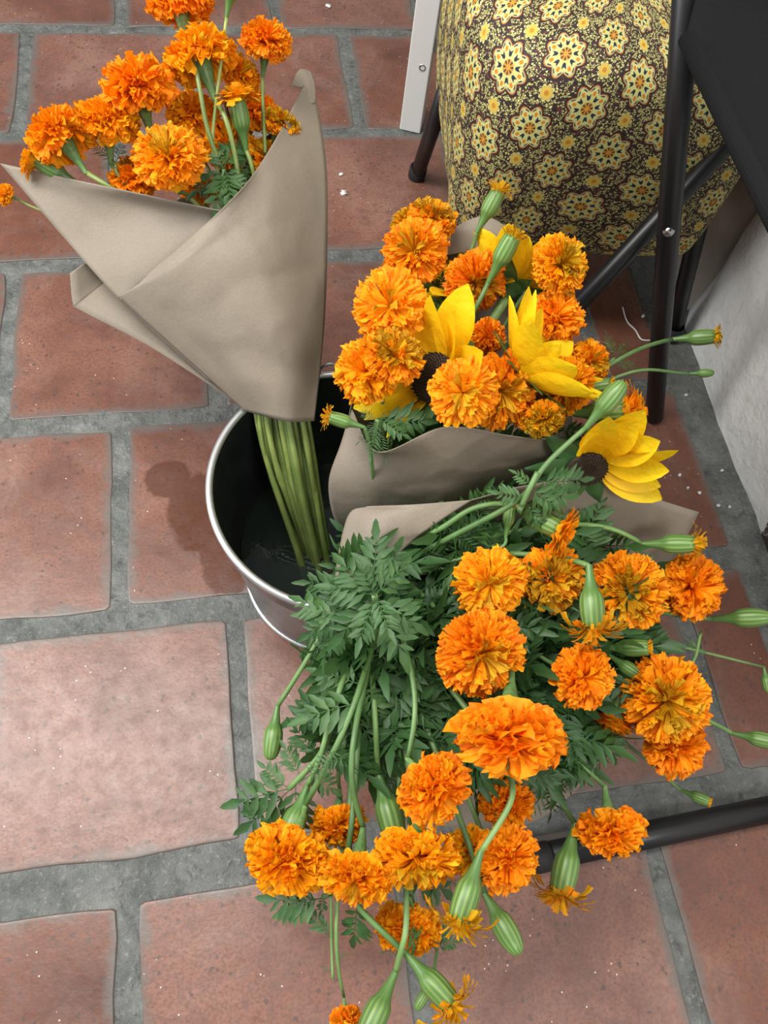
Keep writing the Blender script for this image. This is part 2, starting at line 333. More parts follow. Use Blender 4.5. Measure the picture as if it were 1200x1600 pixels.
def tile_mesh(wd, hg, seed):
    n = 11; pts = []
    cs = [(-wd/2, -hg/2), (wd/2, -hg/2), (wd/2, hg/2), (-wd/2, hg/2)]
    rc = .009
    for ci in range(4):
        x0, y0 = cs[ci]; x1, y1 = cs[(ci+1) % 4]; L = math.hypot(x1-x0, y1-y0); dx, dy = (x1-x0)/L, (y1-y0)/L
        for k in range(n):
            t = rc*.55 + (L-rc*1.1)*k/(n-1)
            o = .0042*mnoise.noise(Vector((seed*7.3+t*11, ci*5.1, .3))) + .0016*mnoise.noise(Vector((seed*3.3+t*60, ci*2.1, 7)))
            if k in (0, n-1): o += .0012
            pts.append((x0+dx*t-dy*o, y0+dy*t+dx*o))
    N = len(pts); rings = [(1.0, -.012), (1.0, -.0022), (.998, -.0008), (.993, -.0001), (.988, 0.0), (.97, 0.0), (.8, 0.0), (.4, .0002)]
    V = [(x*s, y*s, z + (.0004*mnoise.noise(Vector((x*9+seed, y*9, 5))) if s < .9 else 0)) for s, z in rings for x, y in pts] + [(0, 0, .0002)]
    F = [(r*N+k, r*N+(k+1) % N, (r+1)*N+(k+1) % N, (r+1)*N+k) for r in range(len(rings)-1) for k in range(N)]
    F += [((len(rings)-1)*N+k, (len(rings)-1)*N+(k+1) % N, len(V)-1) for k in range(N)]
    return mesh('tile', V, F, mats=[M['tile']])
seed = 0
for row in range(-2, 8):
    top, bot = -row*T, -(row+1)*T; jt, jb = JW.get(row, .028), JW.get(row+1, .028); y1 = top-jt/2; y0 = bot+jb/2
    for c in range(-3, 5):
        u = OFF[row]+c; x0 = u*T+.0115; x1 = (u+1)*T-.0115
        x1 = min(x1, 1.005)
        if x1-x0 < .04 or x1 < -.6: continue
        seed += 1
        jx, jy = random.uniform(-.003, .003), random.uniform(-.003, .003)
        put('tile', tile_mesh(x1-x0, y1-y0, seed), floor, Matrix.Translation(((x0+x1)/2+jx, (y0+y1)/2+jy, random.uniform(-.0006, .0008))) @ Matrix.Rotation(random.uniform(-.006, .006), 4, 'Z'))

def wall_mesh(y0, y1, xf, mat, endround, z1=1.6):
    V, F = [], []; ny, nz = 44, 40
    for j in range(nz+1):
        z = z1*(j/nz)**1.6
        for i in range(ny+1):
            y = y0+(y1-y0)*i/ny
            x = xf + .010*mnoise.noise(Vector((y*5, z*5, 2))) + .004*mnoise.noise(Vector((y*17, z*17, 4))) + .012*max(0, z-.05)
            if endround: e = max(0, (y-(y1-.05))/.05); x += .03*e*e
            V.append((x, y, z-.006))
    F = [(j*(ny+1)+i, (j+1)*(ny+1)+i, (j+1)*(ny+1)+i+1, j*(ny+1)+i+1) for j in range(nz) for i in range(ny)]
    n0 = len(V); V += [(xf+.2, y0, -.006), (xf+.2, y1, -.006), (xf+.2, y1, z1), (xf+.2, y0, z1)]
    F.append((n0+0, n0+1, n0+2, n0+3))
    for a, b in ((0, 1), (ny, 2)): pass
    F.append(tuple([j*(ny+1)+ny for j in range(nz+1)] + [n0+2, n0+1])); F.append(tuple([j*(ny+1) for j in range(nz, -1, -1)] + [n0+0, n0+3]))
    F.append(tuple([nz*(ny+1)+i for i in range(ny+1)][::-1] + [n0+3, n0+2][::1]))
    return mesh('wall', V, F, mats=[mat])
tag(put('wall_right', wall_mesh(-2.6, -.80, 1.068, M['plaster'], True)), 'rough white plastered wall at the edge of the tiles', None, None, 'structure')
tag(put('wall_far', wall_mesh(-.80, 1.4, 1.088, M['beige'], False)), 'plastered wall behind the draped stool, stool shade and dirt painted in beige', None, None, 'structure')

# ------------------------------------------------------------------ bucket
BC = Vector((.4025, -1.235, 0)); BH, BR, BB = .252, .1515, .1225
bucket = empty('metal_bucket', BC, 'galvanised metal bucket of water that holds the three bouquets', 'bucket')
def on(z): return BB+(BR-BB)*z/BH
Vb, Fb = lathe([(.004, .0), (.004, BB-.004), (0, BB-.001), (0, BB+.002), (.012, on(.012)+.001), (.06, on(.06)), (.15, on(.15)), (.2, on(.2)), (.205, on(.205)+.0022), (.212, on(.212)+.0022), (.217, on(.217)), (BH, BR)], 72)
put('body', mesh('body', Vb, Fb, mats=[M['steel']]), bucket, Matrix.Translation(BC))
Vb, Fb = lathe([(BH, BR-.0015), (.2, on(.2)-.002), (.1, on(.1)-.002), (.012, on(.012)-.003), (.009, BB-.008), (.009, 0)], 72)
put('shaded_inside', mesh('shaded_inside', Vb, Fb, mats=[M['shaded_inside']]), bucket, Matrix.Translation(BC))
def ring(z, R, r, n=96): return tube_geo([Vector((R*math.cos(a), R*math.sin(a), z)) for a in [2*math.pi*i/n for i in range(n+1)]], r, 10, False)
for nm, z, R, r in (('rim', BH, BR, .0042), ('base_ring', .005, BB+.002, .0036)):
    V, F = ring(z, R, r); put(nm, mesh(nm, V, F, mats=[M['rim']]), bucket, Matrix.Translation(BC))
ear_dir = (P(515, 583, BH)-BC); ear_dir.z = 0; ear_dir.normalize(); side = Vector((-ear_dir.y, ear_dir.x, 0)); e0 = BC+ear_dir*BR+Vector((0, 0, BH))
tube('handle_ear', cat_rom([e0-side*.014+Vector((0, 0, -.004)), e0-side*.011+Vector((0, 0, .010))+ear_dir*.003, e0+Vector((0, 0, .015))+ear_dir*.005, e0+side*.011+Vector((0, 0, .010))+ear_dir*.003, e0+side*.014+Vector((0, 0, -.004))], 5), .0022, M['steel'], bucket)
Vw, Fw = lathe([(.075, .0001), (.075, on(.075)-.003)], 64); put('water', mesh('water', Vw, Fw, mats=[M['water']]), bucket, Matrix.Translation(BC))

# ------------------------------------------------------------------ chairs, stool, wall side
stool = empty('draped_stool', (.835, -.63, 0), 'stool under a yellow and black medallion print cloth, with splayed black legs', 'stool')
def cloth():
    prof = [(.200, .165, .18), (.184, .186, .198), (.184, .196, .208), (.200, .203, .216), (.25, .211, .224), (.32, .219, .231), (.40, .222, .234), (.45, .219, .230), (.475, .207, .218), (.487, .18, .19), (.492, .12, .12), (.493, .0, .0)]
    n = 96; V, F, UVs = [], [], []; C = Vector((.835, -.63)); rz = math.radians(-7)
    arc = 0; lastz = None; ARC = [0.0]; pv = None
    for k in range(n+1):
        th = math.pi/2+2*math.pi*k/n; c, s = math.cos(th), math.sin(th); e = 2/3.6; q = Vector((.219*math.copysign(abs(c)**e, c), .231*math.copysign(abs(s)**e, s)))
        if pv is not None: ARC.append(ARC[-1]+(q-pv).length)
        pv = q
    for j, (z, a, b) in enumerate(prof):
        if lastz is not None: arc += math.hypot(z-lastz[0], (a-lastz[1]))
        lastz = (z, a)
        for k in range(n+1):
            th = math.pi/2+2*math.pi*k/n; c, s = math.cos(th), math.sin(th); e = 2/(5.6-2.4*min(1, max(0, (z-.2)/.26)))
            x = a*math.copysign(abs(c)**e, c); y = b*math.copysign(abs(s)**e, s)
            f = .010*math.sin(th*5+1)*max(0, (.47-z)/.3) + .006*math.sin(th*11)*max(0, (.4-z)/.2)
            sc = 1+f/.22*.5; x *= sc; y *= sc
            xr, yr = x*math.cos(rz)-y*math.sin(rz), x*math.sin(rz)+y*math.cos(rz)
            V.append((C.x+xr, C.y+yr, z)); UVs.append((ARC[k], arc))
    for j in range(len(prof)-1):
        for k in range(n): F.append((j*(n+1)+k, j*(n+1)+k+1, (j+1)*(n+1)+k+1, (j+1)*(n+1)+k))
    me = mesh('cloth_cover', V, F, mats=[M['print']]); uvl = me.uv_layers.new(name='UVMap')
    for l in me.loops: uvl.data[l.index].uv = UVs[l.vertex_index]
    return me
co = put('cloth_cover', cloth(), stool); tag(co, 'yellow and black cloth printed with eight-pointed medallions')
co.modifiers.new('sub', 'SUBSURF').levels = 1; co.modifiers['sub'].render_levels = 1
def leg(parent, foot, top, r=.0125, shoe=True, name='leg'):
    foot, top = Vector(foot), Vector(top); d = (top-foot).normalized()
    l = tube(name, [foot+d*.004, foot.lerp(top, .5), top], r, M['black'], parent, 16)
    if shoe:
        V, F = lathe([(0, .001), (0, r*1.15), (.004, r*1.25), (.024, r*1.25), (.028, r*1.05)], 18)
        put('rubber_foot', mesh('rubber_foot', V, F, mats=[M['rubber']]), l, mat4(foot, frame(Vector((0, 0, 1)).lerp(d, .6)), 1))
    return l
ft = P(652, 268, .012); ft.z = 0
leg(stool, ft, P(700, 130, .26), .0135)
leg(stool, (1.040, -.862, 0), (.985, -.80, .30), .0135)
leg(stool, (.672, -.83, 0), (.71, -.77, .30), .0135)
leg(stool, (1.03, -.45, 0), (.98, -.52, .30), .0135)

chair = empty('folding_chair', P(1020, 660, 0), 'black folding chair with canvas sling seat beside the draped stool', 'chair')
f0 = P(1022, 655, 0); f0.z = 0; t0 = P(1073, -5, .6); dpost = (t0-f0)
leg(chair, f0, f0+dpost*1.22, .0142, False)
q1, q2 = P(1150, 210, .405), P(880, 502, .17); dq = q1-q2; s0 = q2.z/dq.z
fb = q2-dq*s0*.97; br = leg(chair, fb, q1+dq*.5, .0130, True, 'leg'); 
# bolt at the crossing
bp = f0+dpost*.575; bd = (Vector(CAM)-bp).normalized(); bw = bp+bd*.0142
V, F = lathe([(-.004, .0075), (.0005, .0075), (.0012, .0065), (.0022, .0062), (.003, .0045), (.0052, .0042), (.006, .003), (.0062, .0001)], 20)
put('bolt', mesh('bolt', V, F, mats=[M['bolt']]), chair, mat4(bw, frame(bd), 1))
# sling seat
exf = lambda y: .7265 if y < -1.0 else .7265+(y+1.0)*.50
sy0, sy1 = -1.42, -.74; V, F = [], []; nx, ny = 16, 26
for i in range(nx+1):
    for j in range(ny+1):
        u, v = i/nx, j/ny; yv = sy0+(sy1-sy0)*v; V.append((exf(yv)+(1.055-exf(yv))*u, yv, .615-.028*math.sin(math.pi*u)*(.6+.4*math.sin(math.pi*v))))
F = [(i*(ny+1)+j, (i+1)*(ny+1)+j, (i+1)*(ny+1)+j+1, i*(ny+1)+j+1) for i in range(nx) for j in range(ny)]
sl = put('sling_seat', mesh('sling_seat', V, F, mats=[M['canvas']]), chair); m = sl.modifiers.new('thick', 'SOLIDIFY'); m.thickness = .004
tube('seat_rod', [Vector((exf(sy0), sy0, .615)), Vector((exf(-1.2), -1.2, .613)), Vector((exf(-1.0), -1.0, .615))], .0085, M['canvas'], chair, 12)

tube('seat_rod', [Vector((1.045, sy0, .615)), Vector((1.045, (sy0+sy1)/2, .612)), Vector((1.045, sy1, .615))], .0085, M['canvas'], chair, 12)
bar = empty('chair_foot_bar', P(850, 1338, .017), 'black metal tube of a chair base lying across the lower right tiles', 'chair')
b0, b1 = P(838, 1341, .0175), P(1215, 1262, .0175)
tube('bar', [b0, b0.lerp(b1, .5), b1+(b1-b0)*.4], .0165, M['black'], bar, 20)
db = (b1-b0).normalized(); tube('end_plug', [b0-db*.006, b0-db*.004, b0+db*.016], lambda t: .0178 if t > .2 else .0140, M['rubber'], bar, 20)

# white stool leg
wl = P(643, 196, 0); wst = empty('white_wooden_stand', (wl.x, wl.y, 0), 'white painted wooden stand leg with a bolt hole, behind the flowers', 'stand')
yaw = Matrix.Rotation(math.radians(-20), 4, 'Z')
def wbox(name, b, mat='white_wood'):
    V, F = box_geo(*b); return bevel(put(name, mesh(name, V, F, False, [M[mat]]), wst, Matrix.Translation((wl.x, wl.y, 0)) @ yaw), .002)
wbox('leg', (-.021, .021, -.02, .03, 0, .62))
wbox('rail', (.021, .30, -.002, .022, .155, .182))
V, F = lathe([(0, .0062), (.001, .0062), (.0014, .005), (-.003, .0035), (-.003, .0001)], 18)
put('bolt', mesh('bolt', V, F, mats=[M['bolt']]), wst, Matrix.Translation((wl.x, wl.y, 0)) @ yaw @ Matrix.Translation((.006, -.0203, .135)) @ Matrix.Rotation(math.pi/2, 4, 'X'))
for i in range(5):
    V, F = tube_geo([Vector((.024, .012, .205+i*.011)), Vector((.15, .012, .207+i*.011)), Vector((.29, .012, .205+i*.011))], .0056, 8)
    put('seat_cord', mesh('seat_cord', V, F, mats=[M['green_cord']]), wst, Matrix.Translation((wl.x, wl.y, 0)) @ yaw)

# ------------------------------------------------------------------ paper wraps
def surf(rows, n=9, wr=.0018, seed=1):
    W = [[P(*c) for c in r] for r in rows]
    R1 = [cat_rom(r, n) for r in W]
    cols_ = [cat_rom([R1[j][i] for j in range(len(R1))], n) for i in range(len(R1[0]))]
    nu, nv = len(cols_), len(cols_[0]); V = []
    for i in range(nu):
        for j in range(nv):
            p = cols_[i][j]; q = p*9+Vector((seed*9.7, 0, 0))
            rdg = (.5-abs(mnoise.noise(q*1.9+Vector((7, 1, 3)))))**3*3.0 + (abs(mnoise.noise(q))-.25)*2.6 + .8*(abs(mnoise.noise(q*2.3+Vector((4, 4, 4))))-.2)
            d = (Vector(CAM)-p).normalized(); edge = min(1.0, min(i, nu-1-i, j, nv-1-j)/3)
            V.append(p + d*1.7*wr*rdg*(.4+.6*edge))
    F = [(i*nv+j, i*nv+j+1, (i+1)*nv+j+1, (i+1)*nv+j) for i in range(nu-1) for j in range(nv-1)]
    return V, F
def sheet(parent, name, rows, wr=.0018, seed=1, n=15):
    o0 = world_of(parent).translation; V, F = surf(rows, n, wr, seed); V = [v-o0 for v in V]
    o = put(name, mesh(name, V, F, mats=[M['paper']]), parent, Matrix.Translation(o0))
    m = o.modifiers.new('thick', 'SOLIDIFY'); m.thickness = .0007; m.offset = 0; return o
wa = empty('paper_wrap', P(440, 655, .25), 'brown paper cone around the upper left marigold bouquet, stems showing below', 'paper wrap', 'brown paper bouquet wraps')
sheet(wa, 'front_sheet', [
    [(385, 643, .262), (420, 652, .282), (455, 659, .286), (491, 658, .268)],
    [(290, 560, .300), (370, 545, .342), (450, 532, .350), (505, 530, .312)],
    [(192, 472, .345), (295, 432, .393), (405, 402, .410), (511, 400, .362)],
    [(189, 469, .347), (320, 378, .420), (418, 310, .430), (509, 250, .402)],
    [(187, 466, .349), (346, 327, .440), (415, 243, .442), (486, 112, .430)]], .0022, 3)
sheet(wa, 'side_sheet', [
    [(330, 598, .280), (350, 590, .290), (380, 570, .305)],
    [(190, 471, .338), (260, 440, .362), (360, 400, .390)],
    [(92, 362, .372), (200, 335, .396), (365, 350, .415)],
    [(0, 255, .405), (165, 291, .422), (354, 331, .430)]], .002, 5)
sheet(wa, 'back_sheet', [
    [(386, 640, .252), (440, 632, .238), (490, 652, .262)],
    [(240, 545, .290), (350, 450, .300), (502, 430, .335)],
    [(128, 486, .307), (310, 360, .335), (502, 280, .380)],
    [(114, 474, .312), (300, 335, .342), (502, 255, .386)],
    [(109, 427, .335), (280, 310, .365), (442, 195, .405)]], .002, 7)
sheet(wa, 'folded_corner', [
    [(472, 172, .420), (480, 166, .424), (493, 160, .424)],
    [(476, 142, .428), (482, 130, .432), (492, 132, .428)],
    [(453, 134, .438), (468, 109, .440), (487, 112, .431)]], .0004, 8, 6)
wb = empty('paper_wrap', P(560, 830, .2), 'brown paper wrap folded round the sunflower and marigold bouquet', 'paper wrap', 'brown paper bouquet wraps')
sheet(wb, 'front_sheet', [
    [(536, 836, .190), (600, 830, .200), (700, 830, .205), (800, 800, .205), (880, 770, .215)],
    [(519, 800, .240), (600, 800, .268), (700, 795, .275), (800, 775, .270), (893, 760, .255)],
    [(514, 750, .290), (600, 758, .325), (700, 748, .340), (800, 738, .335), (898, 742, .300)],
    [(532, 695, .328), (610, 715, .368), (700, 702, .382), (800, 704, .378), (893, 712, .345)],
    [(550, 640, .350), (590, 706, .392), (695, 667, .405), (800, 681, .402), (884, 692, .375)]], .003, 11)
sheet(wb, 'back_sheet', [
    [(536, 832, .180), (600, 800, .160), (700, 780, .160), (800, 775, .180), (885, 765, .205)],
    [(520, 760, .255), (600, 680, .220), (720, 600, .220), (850, 600, .230), (895, 740, .28)],
    [(545, 650, .330), (600, 520, .300), (700, 440, .300), (860, 470, .290), (900, 690, .34)],
    [(552, 618, .345), (610, 440, .350), (700, 366, .400), (790, 352, .405), (840, 420, .37)]], .002, 13)
sheet(wb, 'rolled_flap', [
    [(690, 400, .385), (735, 395, .395), (790, 400, .395)],
    [(690, 378, .398), (740, 358, .412), (792, 368, .410)],
    [(688, 366, .402), (752, 338, .418), (796, 356, .412)]], .001, 17)
wc = empty('paper_wrap', P(560, 870, .25), 'open brown paper sheet under the leafy marigold bouquet at the front', 'paper wrap', 'brown paper bouquet wraps')
sheet(wc, 'under_sheet', [
    [(538, 905, .255), (560, 870, .235), (610, 840, .230), (660, 810, .290), (737, 781, .368)],
    [(518, 1040, .215), (640, 1000, .190), (740, 910, .195), (790, 845, .265), (830, 757, .372)],
    [(565, 1160, .180), (720, 1140, .150), (870, 1010, .165), (900, 890, .235), (925, 752, .352)],
    [(640, 1292, .140), (850, 1276, .118), (1005, 1085, .150), (1020, 955, .195), (1092, 800, .300)]], .0025, 19)
sheet(wc, 'top_flap', [
    [(526, 955, .245), (540, 960, .265), (556, 960, .262)],
    [(523, 905, .285), (565, 890, .318), (610, 880, .312)],
    [(543, 808, .325), (600, 815, .350), (662, 832, .346)],
    [(574, 791, .340), (650, 788, .362), (738, 781, .368)]], .0015, 23)

# ------------------------------------------------------------------ marigold meshes
def bloom_mesh(name, seed, n=130, H=.6, wo=.36, wi=.19, ruf=.075, phmax=108, oz=-.42, och=0.0, beta=(1.40, .50), ragged=.09, pw=.60):
    """overlapping ruffled petals: each leaves the calyx and bends outwards, broad wavy tips showing"""
    rg = np.random.RandomState(seed); V = []; F = []; fm = []; tint = []
    us = np.array([0., .36, .50, .62, .74, .87, 1.0]); nv = 11; vs_ = np.linspace(-1, 1, nv); nu = len(us)
    O = np.array([0, 0, oz])
    for i in range(n):
        f = (i+.5)/n                                     # 0 outer .. 1 centre
        ph = math.radians(phmax)*(1-f)**pw + rg.uniform(-.07, .07); az = i*2.399963+rg.uniform(-.22, .22); c = math.cos(ph)
        E = np.array([math.sin(ph)*math.cos(az), math.sin(ph)*math.sin(az), c*H if c > 0 else c*1.0]); E *= 1+rg.uniform(-ragged, ragged*.7)
        d = E-O; L = np.linalg.norm(d); d /= L
        s = np.array([-math.sin(az), math.cos(az), 0]) + rg.uniform(-.22, .22)*np.array([0, 0, 1.]) + rg.uniform(-.25, .25)*np.array([math.cos(az), math.sin(az), 0]); s -= d*(s@d); s /= np.linalg.norm(s)
        o = np.cross(s, d)
        if o @ np.array([math.cos(az), math.sin(az), -1.0]) < 0: o = -o     # outward and down
        tw = rg.uniform(-.7, .7)*(1+1.3*f); rt_ = rg.uniform(-.55, .55); o = o*math.cos(rt_)+s*math.sin(rt_); s = np.cross(d, o)
        be = (beta[0]*(1-f)+beta[1]*f)*rg.uniform(.55, 1.35); wd = (wo+(wi-wo)*f**.8)*rg.uniform(.82, 1.18)
        k1 = rg.uniform(2.0, 3.4); p1 = rg.uniform(0, 6.28); k2 = rg.uniform(6.5, 10.5); p2 = rg.uniform(0, 6.28); A = ruf*rg.uniform(.7, 1.3)*(1+.25*f)
        jag = rg.uniform(-.035, .035, nv); sk = rg.uniform(-.12, .12)
        pos = O.copy(); b = len(V); last = 0.0; tt = rg.uniform(0, 1)
        for k, u in enumerate(us):
            a = be*min(1, max(0, (u-.38)/.42)); wt = tw*max(0, (u-.4)/.6); t = d*math.cos(a)+o*math.sin(a); nrm = o*math.cos(a)-d*math.sin(a); s2 = s*math.cos(wt)+nrm*math.sin(wt); nrm = nrm*math.cos(wt)-s*math.sin(wt)
            pos = pos+t*(u-last)*L*1.06; last = u
            g = .14+.86*min(1, u/.87)**1.9; g *= .90 if u == 1 else 1.0
            for q, v in enumerate(vs_):
                rr = A*max(0, (u-.3)/.7)**1.5*(math.sin(k1*v+p1)+.95*math.sin(k2*v+p2)*max(0, (u-.45)/.55))
                back = (-.10*abs(v)**2.5+jag[q]+sk*v)*L*max(0, (u-.75)/.25)
                V.append(pos+s2*(v*wd*.5*g)+nrm*rr+t*back); tint.append(tt)
        mi = 1 if (f > 1-och and rg.rand() < .85) else 0
        for a_ in range(nu-1):
            for b_ in range(nv-1): F.append((b+a_*nv+b_, b+a_*nv+b_+1, b+(a_+1)*nv+b_+1, b+(a_+1)*nv+b_)); fm.append(mi)
    W = np.array(V); rad = np.percentile(np.hypot(W[:, 0], W[:, 1]), 98.5); W /= rad
    me = mesh(name, W, F, True, [M['orange'], M['ochre']], fm)
    at = me.attributes.new('tint', 'FLOAT', 'POINT'); at.data.foreach_set('value', tint); return me
BL = {
 'P': [bloom_mesh('bloom', 1, 140, .62, .54, .34, .080), bloom_mesh('bloom', 2, 125, .58, .60, .36, .090), bloom_mesh('bloom', 3, 150, .68, .50, .32, .075), bloom_mesh('bloom', 4, 140, .60, .54, .32, .080, och=.07)],
 'D': [bloom_mesh('bloom', 5, 210, .55, .44, .22, .060, 104, och=.06), bloom_mesh('bloom', 6, 220, .58, .42, .20, .060, 104, och=.13)],
 'F': [bloom_mesh('bloom', 7, 100, .40, .66, .28, .075, 98, -.36, .04, (1.05, .6), .06), bloom_mesh('bloom', 8, 105, .42, .62, .28, .075, 100, -.36, .08, (1.05, .6), .06)],
 'W': [bloom_mesh('bloom', 9, 95, .58, .74, .46, .105, 106, -.40, 0, (1.2, .7), .12)],
 'O': [bloom_mesh('bloom', 10, 135, .55, .50, .28, .085, 108, och=.28), bloom_mesh('bloom', 11, 125, .52, .52, .28, .09, 108, och=.42)],
}
def tuft_mesh(name, seed, n, length, spread, ochre, wd=.16):
    """narrow florets standing out of a bud; unit = calyx radius, base at z=0"""
    rg = np.random.RandomState(seed); V = []; F = []; fm = []; tint = []
    for i in range(n):
        az = i*2.39996+rg.uniform(-.3, .3); rr = .75*math.sqrt((i+.5)/n); th = spread*(rr/.75)*rg.uniform(.6, 1.2)
        base = np.array([rr*math.cos(az), rr*math.sin(az), -.4]); o = np.array([math.cos(az), math.sin(az), 0]); s = np.array([-math.sin(az), math.cos(az), 0])
        L = length*rg.uniform(.7, 1.15)+.4; b = len(V); tt = rg.uniform(0, 1); ws = wd*rg.uniform(.8, 1.3)
        for u in (0, .35, .7, .88, 1.0):
            a = th*u*1.1; p = base+L*u*(np.array([0, 0, 1])*math.cos(a)+o*math.sin(a))
            ww = ws*(.5+.9*u**2); 
            for v in (-1, -.33, .33, 1): V.append(p+s*v*ww+o*(.12*math.sin(v*4+i)*u**2)+np.array([0, 0, 1])*rg.uniform(-.06, .06)*(u > .9)); tint.append(tt)
        for a_ in range(4):
            for b_ in range(3): F.append((b+a_*4+b_, b+a_*4+b_+1, b+(a_+1)*4+b_+1, b+(a_+1)*4+b_)); fm.append(1 if rg.rand() < ochre else 0)
    me = mesh(name, V, F, True, [M['orange'], M['ochre']], fm); at = me.attributes.new('tint', 'FLOAT', 'POINT'); at.data.foreach_set('value', tint); return me
TU = {'T': [tuft_mesh('florets', 21, 38, 1.1, .8, .9), tuft_mesh('florets', 22, 34, 1.4, 1.1, .85)], 'Y': [tuft_mesh('florets', 23, 60, 1.7, 1.5, .8, .2)], 'H': [tuft_mesh('florets', 24, 90, 1.7, 1.25, .25, .30), tuft_mesh('florets', 25, 80, 1.6, 1.1, .3, .30)], 't': [tuft_mesh('florets', 26, 14, .6, .4, .5)]}
V, F = lathe([(-3.7, .27), (-3.0, .33), (-2.4, .43), (-1.8, .56), (-1.45, .72), (-1.25, .86), (-.9, .97), (-.3, 1.02), (.4, 1.0), (1.0, .9), (1.5, .74), (1.85, .52), (2.0, .25), (2.02, .01)], 27, 9, .035); BUD = mesh('calyx', V, F, mats=[M['bud']])
V, F = lathe([(-3.7, .27), (-3.0, .33), (-2.4, .43), (-1.8, .56), (-1.45, .72), (-1.25, .86), (-.9, .97), (-.3, 1.02), (.4, 1.0), (1.1, .92), (1.55, .86), (1.5, .6), (1.3, .01)], 27, 9, .035); BUDO = mesh('calyx', V, F, mats=[M['bud']])
V, F = lathe([(-4.0, .27), (-3.0, .36), (-2.2, .50), (-1.5, .68), (-.9, .86), (-.3, 1.0), (.3, 1.1), (.9, 1.22), (1.0, .8)], 24, 8, .03); CUP = mesh('calyx', V, F, mats=[M['calyx']])

# leaves: unit length along +X, normal +Z
def leaf_geo(seed, pairs, ll, lw, curl=.15, serr=.12):
    rg = np.random.RandomState(seed); V, F = [], []
    def rach(t): return np.array([t, .02*math.sin(t*3+seed), -curl*t*t])
    path = [Vector(rach(t)) for t in np.linspace(0, 1-.5*ll, 6)]; v, f = tube_geo(path, lambda t: .011*(1-.6*t), 4, False); V += [np.array(q) for q in v]; F += f
    def leaflet(o, ang, L, W, up):
        d = np.array([math.cos(ang), math.sin(ang), up]); d /= np.linalg.norm(d); s = np.cross([0, 0, 1.], d); s /= np.linalg.norm(s); n = np.cross(d, s); b = len(V)
        st = [(0, .12), (.18, .62), (.40, 1.0), (.62, .88), (.82, .52), (1.0, .02)]
        for i, (u, g) in enumerate(st):
            gg = g*W*(1+serr*(-1)**i); dr = -.18*u*u*L
            for sg in (-1, 0, 1): V.append(np.array(o)+d*u*L+s*sg*gg+n*(abs(sg)*.35*gg+dr))
        for i in range(5):
            for k in range(2): a = b+i*3+k; F.append((a, a+1, a+4, a+3))
    for i in range(pairs):
        t = .2+.72*i/pairs; o = rach(t*(1-.4*ll)); sc = math.sin(math.pi*(.25+.6*(i+.5)/pairs))
        for sg in (-1, 1): leaflet(o, sg*rg.uniform(.75, 1.05), ll*sc*rg.uniform(.85, 1.1), lw*sc, rg.uniform(-.25, .25))
    leaflet(rach(1-.75*ll), rg.uniform(-.1, .1), ll*1.0, lw*1.05, -.15)
    return V, F
LEAFG = [leaf_geo(1, 5, .42, .060), leaf_geo(2, 6, .38, .055, .25), leaf_geo(3, 4, .46, .066, .05), leaf_geo(4, 7, .33, .046, .35)]
FINEG = [leaf_geo(5, 8, .26, .016, .2), leaf_geo(6, 9, .22, .014, .3)]
LEAF = [mesh('leaf', v, f, mats=[M['leaf']]) for v, f in LEAFG]; FINE = [mesh('leaf', v, f, mats=[M['leaf']]) for v, f in FINEG]
def leaf_mat(p, d, up, L):
    d = d.normalized(); up = (up-d*up.dot(d)); up = up.normalized() if up.length > 1e-4 else d.orthogonal().normalized(); y = up.cross(d)
    m = Matrix(((d.x, y.x, up.x), (d.y, y.y, up.y), (d.z, y.z, up.z))) @ Matrix.Diagonal((L, L, L)); m = m.to_4x4(); m.translation = p; return m
def to_cam(p): return (Vector(CAM)-p).normalized()

